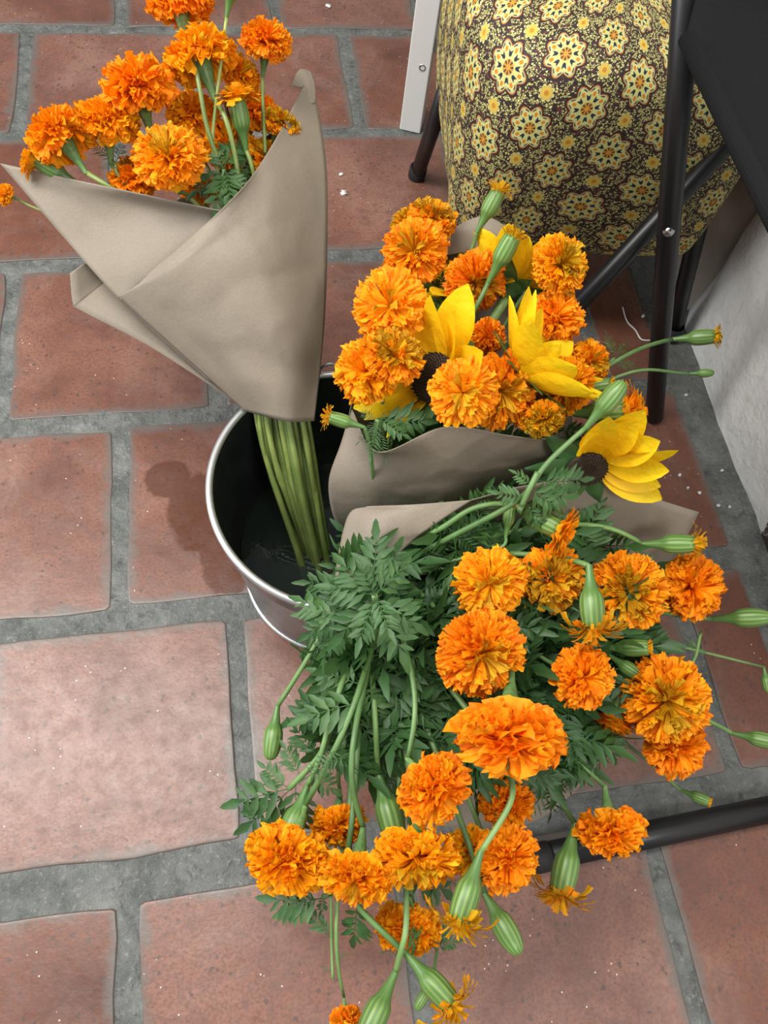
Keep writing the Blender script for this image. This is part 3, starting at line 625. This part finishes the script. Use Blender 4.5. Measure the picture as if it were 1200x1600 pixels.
RNG = random.Random(11)
NECK = {}
def flower(bq, kind, px, py, z, d, al, ta, way, label, leaves=0, spin=None, sx=None):
    c = P(px, py, z); ax = axis3(px, py, al, ta); R = d/2*depth(c)/FPX
    group = {'A': 'marigolds of the upper left bouquet', 'B': 'marigolds of the sunflower bouquet', 'C': 'marigolds of the leafy front bouquet'}[bq]
    i = NECK.get(bq, 0); NECK[bq] = i+1
    # path from calyx downwards
    open_ = kind in BL
    base = c-ax*(R*.46+R*.25*4.0*.95) if open_ else c-ax*R*3.6
    pts = [base]
    for q in way:
        p_ = P(*q)
        if len(pts) > 1 or (p_-base).dot(-ax) > .35*(p_-base).length: pts.append(p_)
    if bq == 'A':
        t = ASLOT[i % len(ASLOT)]; nk = P(392+92*t, 648+6*math.sin(i*2.1), .262+.012*math.sin(i*1.7)); mid = P(440+60*t, 790+8*math.sin(i), .150+.015*math.sin(i*2.3)); bt = P(484+34*t, 905+14*math.sin(i*1.3), .035+.01*math.sin(i))
        if pts[-1].z > .32: pts.append(P(*[ (a+b)/2 for a, b in zip((px*.35+435*.65, py*.35+470*.65), (430, 480))], .345))
        pts += [nk, mid, bt]
    elif bq == 'B':
        nk = P(575+RNG.uniform(-25, 40), 815+RNG.uniform(-15, 15), .22+RNG.uniform(-.02, .02)); m_ = pts[-1].lerp(nk, .5); m_.z -= .02; pts += [m_, nk, Vector((.43+RNG.uniform(-.03, .03), -1.19+RNG.uniform(-.03, .03), .03))]
    else:
        nk = P(585+RNG.uniform(-35, 45), 885+RNG.uniform(-25, 35), .265+RNG.uniform(-.03, .02)); m_ = pts[-1].lerp(nk, .5); m_.z += .012; pts += [m_, nk, Vector((.43+RNG.uniform(-.04, .04), -1.22+RNG.uniform(-.03, .03), .03))]
    # drop points that crowd each other
    q = [pts[0]]
    for p_ in pts[1:]:
        if (p_-q[-1]).length > .012: q.append(p_)
    path = cat_rom(q, 6)
    for _ in range(14): path = [path[0], path[1]]+[(path[k-1]+path[k]*2+path[k+1])*.25 for k in range(2, len(path)-1)]+[path[-1]]
    nm = {'B': 'marigold_bud', 't': 'marigold_bud', 'T': 'marigold_bud', 'Y': 'marigold_bud', 'H': 'marigold'}.get(kind, 'marigold')
    root = empty(nm, path[-1], label, 'bud' if nm == 'marigold_bud' else 'flower', group)
    sp = RNG.uniform(0, 6.28) if spin is None else spin; fr = frame(ax, sp)
    if open_:
        bm = BL[kind][i % len(BL[kind])] if kind != 'W' else BL[kind][0]
        sc = R*1.0 if sx is None else (R*sx[0], R*sx[1], R*sx[2])
        if sx is not None: # widest across the picture
            xx = ax.cross(to_cam(c)).normalized(); yy = ax.cross(xx); fr = Matrix(((xx.x, yy.x, ax.x), (xx.y, yy.y, ax.y), (xx.z, yy.z, ax.z)))
        o = put('bloom', bm, root, mat4(c, fr, sc)); tag(o, kind='stuff')
        put('calyx', CUP, root, mat4(c-ax*R*.46, fr, R*.25)); r0 = R*.27*.27
    else:
        put('calyx', BUD if kind == 'B' else BUDO, root, mat4(c, fr, R)); r0 = R*.26
        if kind != 'B': o = put('florets', TU[kind][i % len(TU[kind])], root, mat4(c+ax*R*(1.3 if kind != 't' else 1.4), fr, R)); tag(o, kind='stuff')
    r0 = min(max(r0, .0014), .0027); r1 = .0046 if bq == 'A' else .0029
    if d < 24 and not open_: r1 = .0022
    st = tube('stem', path, lambda t: (1+(.35*math.exp(-(((t*9+i*.37) % 1-.5)/.09)**2) if bq == 'A' and t > .6 else 0))*r0+(r1-r0)*(min(1, t*1.6) if bq != 'A' else max(0, t*1.5-.5)), M['stemlow'] if bq == 'A' else M['stem'], root, 8)
    if leaves:
        n = len(path)
        for k in range(leaves):
            j = int(n*(.28+.42*(k+RNG.random()*.8)/leaves)); j = min(max(j, 1), n-2); p_ = path[j]; tg = (path[j-1]-path[j+1]).normalized()
            rd = Vector((RNG.gauss(0, 1), RNG.gauss(0, 1), RNG.gauss(0, 1))); rd -= tg*rd.dot(tg); tc = to_cam(p_); rd -= tc*max(0, rd.dot(tc))*1.5; dr = tg*.45+rd.normalized()*.9
            L = RNG.uniform(.045, .07); fine = RNG.random() < .3
            put('leaf', RNG.choice(FINE if fine else LEAF), root, leaf_mat(p_, dr, to_cam(p_)+rd*.3, L))
    return root
ASLOT = [.35, .62, .95, .8, .18, .08, 0, .02, .45, .55, .25, .7, .88, 1.0, .92, .5, .0, .3]

A, B, C = 'A', 'B', 'C'
FL = [
 (A,'P',280,-10,.520,102,97,-12,[(303,90,.50),(318,170,.47),(333,240,.44)],'marigold cut by the top edge, its green calyx facing us',1),
 (A,'W',308,78,.495,112,110,-22,[(352,180,.47),(368,240,.44),(377,305,.41)],'ruffled marigold just below the topmost one, seen from behind with a thick calyx',0),
 (A,'P',417,57,.500,80,84,4,[(411,120,.48),(411,190,.45)],'small round marigold standing free at the top right of its bouquet',1),
 (A,'P',376,110,.460,72,60,10,[],'marigold half hidden between the free-standing one and the ruffled one',0),
 (A,'P',213,124,.480,116,105,8,[(252,210,.45)],'big domed marigold left of the topmost flowers, thick calyx leaning right',0),
 (A,'P',166,180,.455,100,96,5,[(188,255,.435),(208,305,.40)],'marigold below the big domed one, dark stem dropping to the paper edge',1),
 (A,'P',90,206,.450,102,125,-25,[(128,262,.425),(156,300,.395)],'marigold at the left of the upper bouquet with a pale calyx',0),
 (A,'H',78,262,.415,27,150,-15,[(125,300,.38)],'smaller marigold at the far left tip of the paper, seen from behind',0),
 (A,'D',262,236,.468,112,105,38,[(296,305,.405)],'frontmost marigold of the upper left bouquet, just above the paper edge',0),
 (A,'P',300,170,.435,82,95,25,[],'marigold behind the stems in the middle of the upper left bouquet',0),
 (A,'P',207,274,.405,80,110,25,[],'dim marigold low behind the paper edge, left of the frontmost one',0),
 (A,'P',358,218,.415,92,80,25,[],'marigold deep among the stems above the paper fold',0),
 (A,'H',375,180,.460,28,100,0,[(396,222,.44),(398,270,.42)],'half-open marigold with a bulging green calyx among the right-hand stems',0),
 (A,'O',440,188,.432,66,70,5,[(446,220,.41)],'marigold tucked beside the tall right corner of the paper',0),
 (A,'O',425,245,.412,76,60,25,[],'marigold peeping over the slanting right paper edge',0),
 (A,'P',312,288,.405,62,90,20,[],'small marigold low beside the leaves at the paper fold',0),
 (A,'B',362,-18,.545,22,80,0,[(346,90,.50),(336,180,.46),(331,280,.42)],'long thin upright stem of a bud that rises past the top edge',0),
 (A,'P',398,165,.430,78,80,20,[],'marigold behind the half-open one on the right of its bouquet',0),
 (A,'P',5,303,.362,34,160,10,[(60,330,.35)],'scrap of marigold poking out left under the paper tip',0),
 # sunflower bouquet
 (B,'O',678,333,.432,78,72,18,[],'ochre-tipped marigold at the top left of the sunflower bouquet with a short calyx',0),
 (B,'O',632,341,.410,52,120,25,[],'small marigold half hidden at the upper left end of the sunflower bouquet',0),
 (B,'D',646,390,.428,104,120,68,[],'round marigold with a deep orange centre below the topmost pair',0),
 (B,'D',746,444,.425,98,-60,55,[],'domed marigold between the yellow petals, left of the green sunflower back',0),
 (B,'F',606,476,.455,122,140,72,[],'broad open marigold with loose petals at the left of the sunflower bouquet',0),
 (B,'P',566,580,.430,106,175,58,[],'leftmost big marigold of the sunflower bouquet',0),
 (B,'O',619,549,.450,98,62,42,[(596,645,.42),(581,690,.40)],'marigold with a yellowish crown and long calyx, overlapping the leftmost one',1),
 (B,'F',723,615,.452,110,-110,82,[],'flat wide-open marigold facing us above the paper rim',0),
 (B,'D',786,614,.435,122,-30,62,[],'big dense marigold directly right of the flat wide-open one',0),
 (B,'D',881,410,.465,94,25,42,[(800,495,.44),(778,512,.42)],'marigold at the upper right on a thick slanting green stem',0),
 (B,'P',871,492,.430,88,55,50,[],'marigold above the big side-facing sunflower',0),
 (B,'P',926,566,.400,72,5,38,[],'marigold right of the side-facing sunflower petals',0),
 (B,'D',887,607,.425,94,-40,58,[],'ruffled marigold under the side-facing sunflower',0),
 (B,'O',849,660,.420,72,-75,35,[],'small ochre-crowned marigold resting on the paper rim',0),
 (B,'P',766,525,.415,58,10,50,[],'small marigold squeezed between two sunflowers',0),
 (B,'T',769,318,.470,26,62,0,[(745,362,.45),(735,400,.42)],'half-open bud in front of the medallion cloth, upright with an ochre brush',0),
 (B,'T',790,390,.468,30,62,5,[(768,420,.42)],'plump half-open bud beside the sunflower seen from behind',0),
 (B,'T',531,656,.415,22,163,0,[(560,672,.40),(580,700,.385)],'half-open bud pointing left over the bucket',0),
 (B,'T',1097,527,.400,24,4,0,[(1040,535,.40),(962,556,.40)],'half-open bud reaching right in front of the white wall',0),
 (B,'B',1102,583,.385,13,2,0,[(1040,582,.385),(962,578,.385)],'tiny closed bud on a thin stem pointing right at the wall',0),
 (B,'H',950,643,.405,36,2,0,[(905,655,.40)],'marigold seen from the side just above the lower right sunflower',0),
 (B,'t',937,604,.395,24,10,10,[(905,620,.39)],'dark closed bud with a yellow tip behind the tall green bud',0),
 # leafy bouquet
 (C,'B',954,622,.470,32,50,0,[(925,655,.455),(870,708,.435),(838,742,.425),(815,785,.41)],'large closed green bud on a long slanting stem across the paper rim',0),
 (C,'H',850,815,.385,34,-28,10,[(815,794,.385),(735,790,.375),(690,830,.35)],'ochre marigold bursting sideways from a pale calyx near the paper corner',0),
 (C,'O',862,908,.350,108,-60,68,[],'marigold beneath the ochre one, its centre browned',0),
 (C,'F',767,915,.365,116,-70,70,[(742,852,.36),(706,862,.35)],'broad-petalled marigold over the dark foliage, left of the browned one',1),
 (C,'D',757,1026,.370,142,-45,58,[(700,930,.36),(670,882,.35)],'largest marigold in the middle of the leafy bouquet',1),
 (C,'D',981,926,.315,126,-60,82,[],'round dense marigold with a dark heart, right of the nodding half-open one',0),
 (C,'P',1087,918,.285,104,-10,52,[],'rightmost marigold beside the paper corner',0),
 (C,'Y',925,952,.370,38,-86,6,[(905,890,.37),(880,870,.36)],'nodding half-open marigold with ochre strap petals and a ribbed calyx',0),
 (C,'P',916,1060,.335,102,-20,55,[(835,1012,.33)],'marigold directly under the nodding half-open one',0),
 (C,'D',1045,1098,.285,138,-40,62,[],'big marigold at the right with a brownish hollow side',0),
 (C,'P',1060,1172,.235,100,-50,45,[],'marigold hanging under the big right-hand one',0),
 (C,'T',1060,850,.330,30,0,0,[(1010,845,.33),(930,812,.33)],'half-open bud at the right corner of the paper, ochre brush to the right',0),
 (C,'B',1172,965,.255,30,2,0,[(1110,970,.26),(1040,960,.27)],'closed bud at the right picture edge beside the grey joint',0),
 (C,'B',1192,1156,.215,24,-12,0,[(1140,1135,.225),(1100,1122,.23)],'closed bud cut by the right edge below the big marigold',0),
 (C,'t',1094,1247,.140,17,-22,0,[(1040,1214,.16),(985,1165,.2)],'small green bud over the grey joint above the black bar',0),
 (C,'B',1198,1068,.200,14,-80,0,[(1180,1040,.21),(1150,1036,.22),(1102,1056,.24)],'thin arching stem with a bud drooping at the right edge',1),
 (C,'W',794,1166,.375,186,-92,26,[(772,1085,.36)],'widest ruffled marigold of the front bouquet, petals fanned broadly',0),
 (C,'P',686,1240,.350,120,-48,30,[(651,1160,.35),(654,1090,.34)],'marigold left of and below the widest ruffled one',0),
 (C,'P',446,1352,.285,136,-108,14,[(515,1225,.31),(548,1125,.33)],'lowest left marigold on a pale slanting stem',1),
 (C,'P',528,1296,.250,88,-92,5,[(527,1200,.27)],'smaller dark-lit marigold behind two pale stems',0),
 (C,'F',556,1384,.300,130,-97,18,[(549,1230,.31),(551,1150,.33)],'marigold in the bottom row on a straight upright stem',1),
 (C,'F',650,1354,.305,138,-92,24,[(641,1230,.32)],'broad marigold in the middle of the bottom row',0),
 (C,'P',797,1346,.290,108,-45,36,[],'golden marigold at the right end of the bottom row crossed by a green stem',0),
 (C,'P',737,1342,.262,92,-110,45,[],'shaded marigold between the broad one and the golden one',0),
 (C,'P',793,1264,.255,86,-80,25,[],'shadowed marigold under the widest ruffled one',0),
 (C,'Y',727,1405,.315,40,-108,0,[(792,1265,.33),(806,1205,.325)],'half-open marigold with ochre fringe hanging off a thick crossing stem',0),
 (C,'B',791,1455,.270,36,-60,0,[(757,1385,.28),(748,1360,.29)],'closed striped bud below the golden marigold',0),
 (C,'Y',883,1362,.225,40,-102,0,[(890,1295,.25),(880,1240,.28)],'hanging half-open marigold over the end of the black bar',0),
 (C,'W',956,1308,.250,108,-82,8,[(925,1225,.28),(888,1172,.30)],'marigold drooping over the black bar with a long ribbed calyx',0),
 (C,'P',636,1460,.200,104,-95,0,[(638,1390,.23)],'shaded marigold below the bottom row, its calyx towards us',0),
 (C,'Y',684,1545,.245,38,-48,0,[(590,1448,.262),(548,1402,.255),(545,1330,.25)],'half-open bud with torn ochre fringe at the bottom of the picture',0),
 (C,'P',541,1597,.205,50,-85,20,[(527,1530,.22),(518,1440,.24)],'marigold cut by the bottom edge on a thin hanging stem',0),
 (C,'H',584,1592,.235,40,-115,0,[(630,1470,.255),(638,1420,.255)],'thick green calyx of a marigold leaving the bottom edge',0),
 (C,'B',659,1562,.150,17,-120,0,[(680,1500,.17),(684,1430,.2)],'tiny green bud over the grey joint at the bottom',0),
 (C,'B',426,1157,.250,29,-98,0,[(440,1105,.26),(488,1018,.29)],'single closed bud hanging left over the tiles',0),
 (C,'B',457,1292,.270,36,-110,0,[(485,1225,.29),(508,1170,.30)],'closed bud pressed behind the lowest left marigold',0),
 (C,'t',610,1278,.270,40,-75,0,[(597,1215,.29),(586,1120,.31)],'bud just opening above the bottom row, orange tip showing',0),
 (C,'t',796,806,.375,19,80,10,[(787,860,.36)],'small upright bud in the foliage next to the paper fold',0),
 (C,'t',992,1012,.300,26,0,5,[(955,1012,.30)],'dark closed bud with a yellow tip under the round dense marigold',0),
 (C,'B',985,1047,.285,22,-35,0,[(967,1030,.29)],'small green bud left of the big right-hand marigold',0),
 (C,'H',964,1090,.250,36,-100,0,[(960,1040,.27)],'green calyx with a few petals behind the big right-hand marigold',0),
]
for f in FL:
    flower(*f[:10], leaves=f[10] if f[0] != C else max(f[10]*6, 3), sx=(1.0, .8, .85) if f[1] == 'W' and f[4] > .3 and f[0] == C else None)

# ------------------------------------------------------------------ sunflowers
def sunpetal(seed, wd):
    rg = np.random.RandomState(seed); V = []; F = []; nu, nv = 10, 7; tint = []
    for i in range(nu):
        u = i/(nu-1); g = math.sin(math.pi*min(1, u*.9+.08))**.75*(1-.06*u) if u < .98 else .05
        for j in range(nv):
            v = -1+2*j/(nv-1); V.append((u, v*g*wd, .07*math.cos(v*7.5)*.10*(1-u*.5)-.05*(1-v*v)*g+.22*math.sin(u*2.6+seed*.4)*u*.35+rg.uniform(-.004, .004))); tint.append(min(1, max(0, .15+.75*u+rg.uniform(-.1, .1))))
    F = [(i*nv+j, (i+1)*nv+j, (i+1)*nv+j+1, i*nv+j+1) for i in range(nu-1) for j in range(nv-1)]
    me = mesh('petal', V, F, mats=[M['yellow']]); at = me.attributes.new('tint', 'FLOAT', 'POINT'); at.data.foreach_set('value', tint); return me
SP = [sunpetal(1, .22), sunpetal(2, .25), sunpetal(3, .28), sunpetal(5, .23)]
V, F = [], []
for i in range(7):
    u = i/6; g = math.sin(math.pi*min(1, u*.62+.36)) if u < .99 else .03
    for v in (-1, -.4, .4, 1): V.append((u, v*.24*g, .10*u*u-.04*(1-v*v)))
F = [(i*4+j, (i+1)*4+j, (i+1)*4+j+1, i*4+j+1) for i in range(6) for j in range(3)]; BRACT = mesh('bract', V, F, mats=[M['sunleaf']])
def disk():
    V, F = lathe([(-.25, .6), (-.05, 1.0), (.06, .98), (.16, .8), (.2, .5), (.17, .2), (.16, .01)], 32); V = [np.array(v) for v in V]
    for i in range(240):
        f = math.sqrt((i+.5)/240); a = i*2.39996; c = np.array([f*.97*math.cos(a), f*.97*math.sin(a), .17-.1*f**4]); r = .05; h = .11+.07*random.random(); b = len(V); o = np.array([math.cos(a), math.sin(a), 0])*.06*f
        V += [c+np.array([r, 0, 0]), c+np.array([-r*.5, r*.87, 0]), c+np.array([-r*.5, -r*.87, 0]), c+o+np.array([0, 0, h])]; F += [(b, b+1, b+3), (b+1, b+2, b+3), (b+2, b, b+3)]
    return mesh('disk', V, F, False, [M['disk']])
DISK = disk()
V, F = lathe([(-.9, .12), (-.6, .2), (-.35, .55), (-.15, .95), (0, 1.0)], 24); RECEP = mesh('receptacle', V, F, mats=[M['sunleaf']])
def sunflower(px, py, z, dpx, plen, al, ta, lift, n, label, seed, skip=None):
    """dpx disk diameter, plen petal length in pixels; lift = how far petals fold forwards (rad)"""
    rg = random.Random(seed); c = P(px, py, z); ax = axis3(px, py, al, ta); k = depth(c)/FPX; rd = dpx/2*k; L = plen*k
    nk = P(600+rg.uniform(-20, 30), 810, .215)
    root = empty('sunflower', nk, label, 'flower', 'sunflowers of the middle bouquet'); fr = frame(ax, rg.uniform(0, 6))
    xx = ax.cross(Vector(UP)).normalized() if abs(ax.dot(Vector(UP))) < .95 else ax.cross(Vector(RT)).normalized(); yy = ax.cross(xx)
    put('disk', DISK, root, mat4(c, fr, rd)); put('receptacle', RECEP, root, mat4(c-ax*rd*.08, fr, rd))
    for i in range(n):
        a = 2*math.pi*i/n+rg.uniform(-.12, .12); o = xx*math.cos(a)+yy*math.sin(a); lf = lift+rg.uniform(-.25, .25); pa = math.degrees(math.atan2(o.dot(Vector(UP)), o.dot(Vector(RT)))) % 360
        if skip and skip[0] < pa < skip[1]: continue
        d = o*math.cos(lf)+ax*math.sin(lf); up = ax*math.cos(lf)-o*math.sin(lf)
        put('petal', SP[rg.randrange(4)], root, leaf_mat(c+o*rd*.9-ax*rd*(.05+.1*(i % 2)), d, up+o.cross(ax)*rg.uniform(-.5, .5), L*rg.uniform(.82, 1.12)))
    for i in range(9):
        a = 2*math.pi*i/9+rg.uniform(-.15, .15); o = xx*math.cos(a)+yy*math.sin(a); lf = lift*.6-.15+rg.uniform(-.2, .2); d = o*math.cos(lf)+ax*math.sin(lf)
        put('bract', BRACT, root, leaf_mat(c+o*rd*.75-ax*rd*.3, d, -(ax*math.cos(lf)-o*math.sin(lf)), L*rg.uniform(.5, .68)))
    b = c-ax*rd*.8; tube('stem', cat_rom([b, b-ax*rd*1.2, (b-ax*rd*2).lerp(nk, .5), nk, Vector((.43, -1.2, .035))], 6), .0055, M['stem'], root, 8)
sunflower(676, 590, .410, 80, 108, 165, 50, .55, 19, 'sunflower with its dark disk behind the flat wide-open marigold', 1, (250, 350))
sunflower(820, 580, .440, 60, 112, 40, 2, .74, 19, 'sunflower seen from the side with big overlapping petals, in the middle of its bouquet', 2)
sunflower(800, 446, .410, 60, 84, 62, -28, .62, 17, 'sunflower seen from behind with pointed green bracts below the cloth', 3)
sunflower(722, 448, .385, 60, 84, 100, 20, .40, 17, 'sunflower whose petals fan out behind the domed marigold', 4)
sunflower(918, 733, .375, 64, 108, -72, 48, .34, 21, 'lowest right sunflower beside the black chair leg', 5, (120, 325))

# ------------------------------------------------------------------ foliage
def sprig(stem_px, leaves, label, r=.0028, fine=False):
    path = cat_rom([P(*q) for q in stem_px], 6); root = empty('marigold_sprig', path[-1], label, 'sprig', 'leafy marigold sprigs')
    tube('stem', path, r, M['stem'], root, 7)
    for (t, tx, ty, tz, *rest) in leaves:
        p0 = path[min(len(path)-1, int(t*(len(path)-1)))]; p1 = P(tx, ty, tz); d = p1-p0
        put('leaf', (FINE if fine or rest else LEAF)[RNG.randrange(2 if fine or rest else 3)], root, leaf_mat(p0, d, to_cam(p0)+Vector((RNG.uniform(-.4, .4), RNG.uniform(-.4, .4), .2)), d.length*1.05))
sprig([(585, 930, .395), (590, 960, .365), (585, 1000, .31), (580, 890, .25)], [(0, 583, 818, .41), (0, 525, 868, .40), (0, 622, 838, .40), (0, 640, 875, .40), (.05, 500, 915, .39), (.05, 560, 1010, .40), (.1, 665, 985, .38), (.1, 520, 1010, .37), (.12, 640, 1040, .37), (0, 560, 880, .41), (.05, 610, 990, .41)], 'leafy sprig standing up over the bucket rim, left of the largest marigold')
sprig([(530, 960, .37), (560, 985, .34), (575, 950, .28)], [(0, 460, 962, .36), (0, 470, 1000, .355), (0, 455, 930, .36), (.2, 500, 1030, .34), (.1, 505, 905, .37)], 'leafy sprig hanging over the left bucket rim')
sprig([(452, 1232, .262), (505, 1170, .285), (530, 1080, .31), (570, 950, .28)], [(0, 352, 1262, .245), (0, 372, 1305, .24), (0, 402, 1195, .26), (.08, 470, 1320, .255), (.15, 440, 1160, .275), (.2, 530, 1240, .27), (.3, 455, 1125, .285), (.35, 560, 1200, .28), (.45, 470, 1080, .29)], 'leafy sprig spread over the tiles above the lowest left marigold')
sprig([(505, 1402, .24), (530, 1380, .255), (548, 1300, .28), (560, 1150, .29)], [(0, 405, 1408, .225), (0, 430, 1432, .225), (.05, 500, 1430, .23)], 'leaf poking out below the lowest left marigold')
sprig([(815, 790, .41), (828, 762, .425), (840, 738, .432)], [(.3, 770, 770, .42), (.3, 905, 775, .415), (.5, 880, 800, .405), (.6, 800, 735, .43), (.1, 855, 830, .39)], 'small leafy shoot on the paper rim between the two bouquets', .0026)
sprig([(590, 655, .40), (585, 690, .38), (590, 720, .34)], [(0, 575, 715, .40, 1), (0, 560, 690, .395, 1), (0, 640, 680, .40), (.2, 600, 720, .39, 1), (0, 620, 640, .40, 1), (0, 555, 640, .39, 1), (0, 680, 660, .40)], 'feathery sprig drooping over the left of the paper rim below the leftmost marigolds', .0024)
sprig([(1095, 990, .26), (1078, 1040, .26), (1010, 1080, .25)], [(0, 1097, 985, .27), (.3, 1105, 1020, .26), (.3, 1075, 1000, .26)], 'thin leafy tip over the joint right of the big marigold', .0016)
sprig([(350, 265, .435), (345, 300, .42), (360, 350, .39)], [(0, 330, 225, .44), (0, 378, 205, .44), (0, 300, 300, .435), (0, 385, 300, .43), (0, 340, 325, .435), (0, 365, 318, .435)], 'leaves filling the paper fold of the upper left bouquet', .002)
sprig([(180, 255, .42), (190, 280, .41), (260, 340, .37)], [(0, 140, 215, .425, 1), (0, 195, 215, .425, 1), (0, 155, 262, .42, 1), (.3, 215, 240, .42, 1)], 'feathery leaves left of the dark stem in the upper left bouquet', .002)
sprig([(960, 560, .39), (930, 585, .38), (860, 640, .34)], [(0, 950, 515, .40, 1), (0, 985, 530, .395, 1), (.1, 1000, 575, .39, 1)], 'wispy leaves right of the sunflower bouquet', .0018)
sprig([(690, 460, .39), (690, 480, .37), (660, 560, .32)], [(0, 640, 440, .40), (0, 730, 470, .39), (0, 690, 425, .40), (0, 665, 500, .40), (0, 720, 495, .39), (0, 660, 440, .39)], 'dark leaves between the round and the domed marigolds', .002)
sprig([(750, 690, .35), (700, 690, .34), (640, 740, .28)], [(0, 700, 650, .375), (0, 785, 680, .365), (.2, 650, 650, .38), (.3, 625, 660, .38), (0, 830, 680, .36), (0, 745, 650, .37)], 'dark leaves lying along the paper rim under the flat marigold', .002)
sprig([(855, 680, .36), (880, 670, .36), (800, 700, .28)], [(0, 890, 640, .39, 1), (0, 905, 680, .375, 1), (0, 865, 635, .385, 1), (.3, 930, 680, .375)], 'leaves between the small ochre marigold and the lowest sunflower', .0018)
sprig([(520, 1530, .21), (518, 1470, .22), (517, 1400, .25)], [(.1, 500, 1510, .21, 1), (.3, 545, 1490, .22, 1), (.5, 500, 1440, .23, 1), (.6, 480, 1425, .23)], 'hair-fine leaves along the thin hanging stem at the bottom', .0014)
sprig([(680, 1480, .19), (655, 1450, .2), (640, 1400, .23)], [(0, 720, 1470, .19), (0, 700, 1440, .2), (.2, 600, 1480, .2, 1)], 'dark leaf behind the half-open marigold in the bottom centre', .0016)
sprig([(880, 1190, .24), (860, 1170, .26), (800, 1080, .26)], [(0, 930, 1225, .22), (0, 860, 1290, .2, 1), (0, 820, 1290, .22, 1), (.1, 960, 1140, .24), (.2, 930, 1170, .24), (0, 900, 1250, .21, 1)], 'leaves hanging between the widest ruffled marigold and the black bar', .002)

# deep leaf mass of the front bouquet: too tangled to count
def foliage(polys, n, seed, zf, label, parent=None):
    rg = random.Random(seed); V = []; F = []
    def inside(x, y, pg):
        r = False; j = len(pg)-1
        for i in range(len(pg)):
            if (pg[i][1] > y) != (pg[j][1] > y) and x < (pg[j][0]-pg[i][0])*(y-pg[i][1])/(pg[j][1]-pg[i][1])+pg[i][0]: r = not r
            j = i
        return r
    xs = [p[0] for p in polys]; ys = [p[1] for p in polys]; k = 0
    while k < n:
        x, y = rg.uniform(min(xs), max(xs)), rg.uniform(min(ys), max(ys))
        if not inside(x, y, polys): continue
        k += 1; z = zf(x, y)-rg.random()**1.5*.09; p = P(x, y, z)
        out = (p-P(570, 870, .22)).normalized(); d = out*.8+Vector((rg.gauss(0, .6), rg.gauss(0, .6), rg.gauss(.1, .5))); L = rg.uniform(.055, .10)
        g = LEAFG[rg.randrange(4)] if rg.random() < .72 else FINEG[rg.randrange(2)]
        m = leaf_mat(p-d.normalized()*L*.5, d, to_cam(p)+Vector((rg.gauss(0, .45), rg.gauss(0, .45), rg.gauss(0, .45))), L); b = len(V)
        for v in g[0]: V.append(m @ Vector(v))
        F.extend(tuple(i+b for i in f) for f in g[1])
    o = put('marigold_foliage', mesh('marigold_foliage', V, F, mats=[M['leaf']])); tag(o, label, 'foliage', None, 'stuff')
foliage([(545, 860), (640, 835), (740, 790), (830, 790), (930, 815), (985, 900), (1010, 1010), (975, 1100), (930, 1170), (850, 1210), (720, 1200), (610, 1190), (545, 1190), (505, 1120), (500, 1000), (525, 930)], 520, 5, lambda x, y: .335-.00022*max(0, y-950)-.0001*max(0, x-750), 'tangled dark green leaf mass under the front marigolds')

# ------------------------------------------------------------------ small things on the floor
def fleck(px, py, s, label, seed):
    rg = random.Random(seed); n = 9; V = []; c = P(px, py, .0028)
    for zz in (-.0022, .0016):
        for k in range(n):
            a = 2*math.pi*k/n; r = s*rg.uniform(.5, 1.25); V.append((c.x+r*math.cos(a), c.y+r*.8*math.sin(a), c.z+zz))
    F = [tuple(range(n))[::-1], tuple(range(n, 2*n))]+[(k, (k+1) % n, n+(k+1) % n, n+k) for k in range(n)]
    tag(put('paint_fleck', mesh('paint_fleck', V, F, True, [M['fleck']])), label, 'fleck', 'white flecks on the tiles')
fleck(537, 301, .008, 'white paint splash on the tile right of the upper bouquet', 1)
fleck(533, 272, .004, 'tiny white drip just above the paint splash', 2)
fleck(513, 9, .007, 'white mark on the tile at the top centre', 3)
fleck(1005, 493, .004, 'white crumb between the black chair legs', 4)
CR = ['white crumb above the pair of specks near the lowest sunflower', 'small white speck in the middle of the crumbs by the wall', 'larger white crumb on the tile right of the small speck', 'white crumb nearest the grey joint along the wall', 'white crumb above the right-hand paper corner', 'white crumb right of the black chair foot', 'smallest white crumb lowest beside the wall joint']
for i, (x, y, s) in enumerate([(1062, 742, .003), (1075, 762, .0026), (1093, 770, .0034), (1128, 735, .003), (1122, 790, .0028), (1072, 617, .003), (1140, 792, .0024)]):
    fleck(x, y, s, CR[i], 20+i)
thr = cat_rom([P(973, 480, .002), P(980, 502, .002), P(993, 516, .002), P(1002, 530, .002), P(1018, 532, .002)], 6)
V, F = tube_geo(thr, .0013, 6); tag(put('thread', mesh('thread', V, F, mats=[M['fleck']])), 'pale thread curled on the floor between the black chair legs', 'thread')
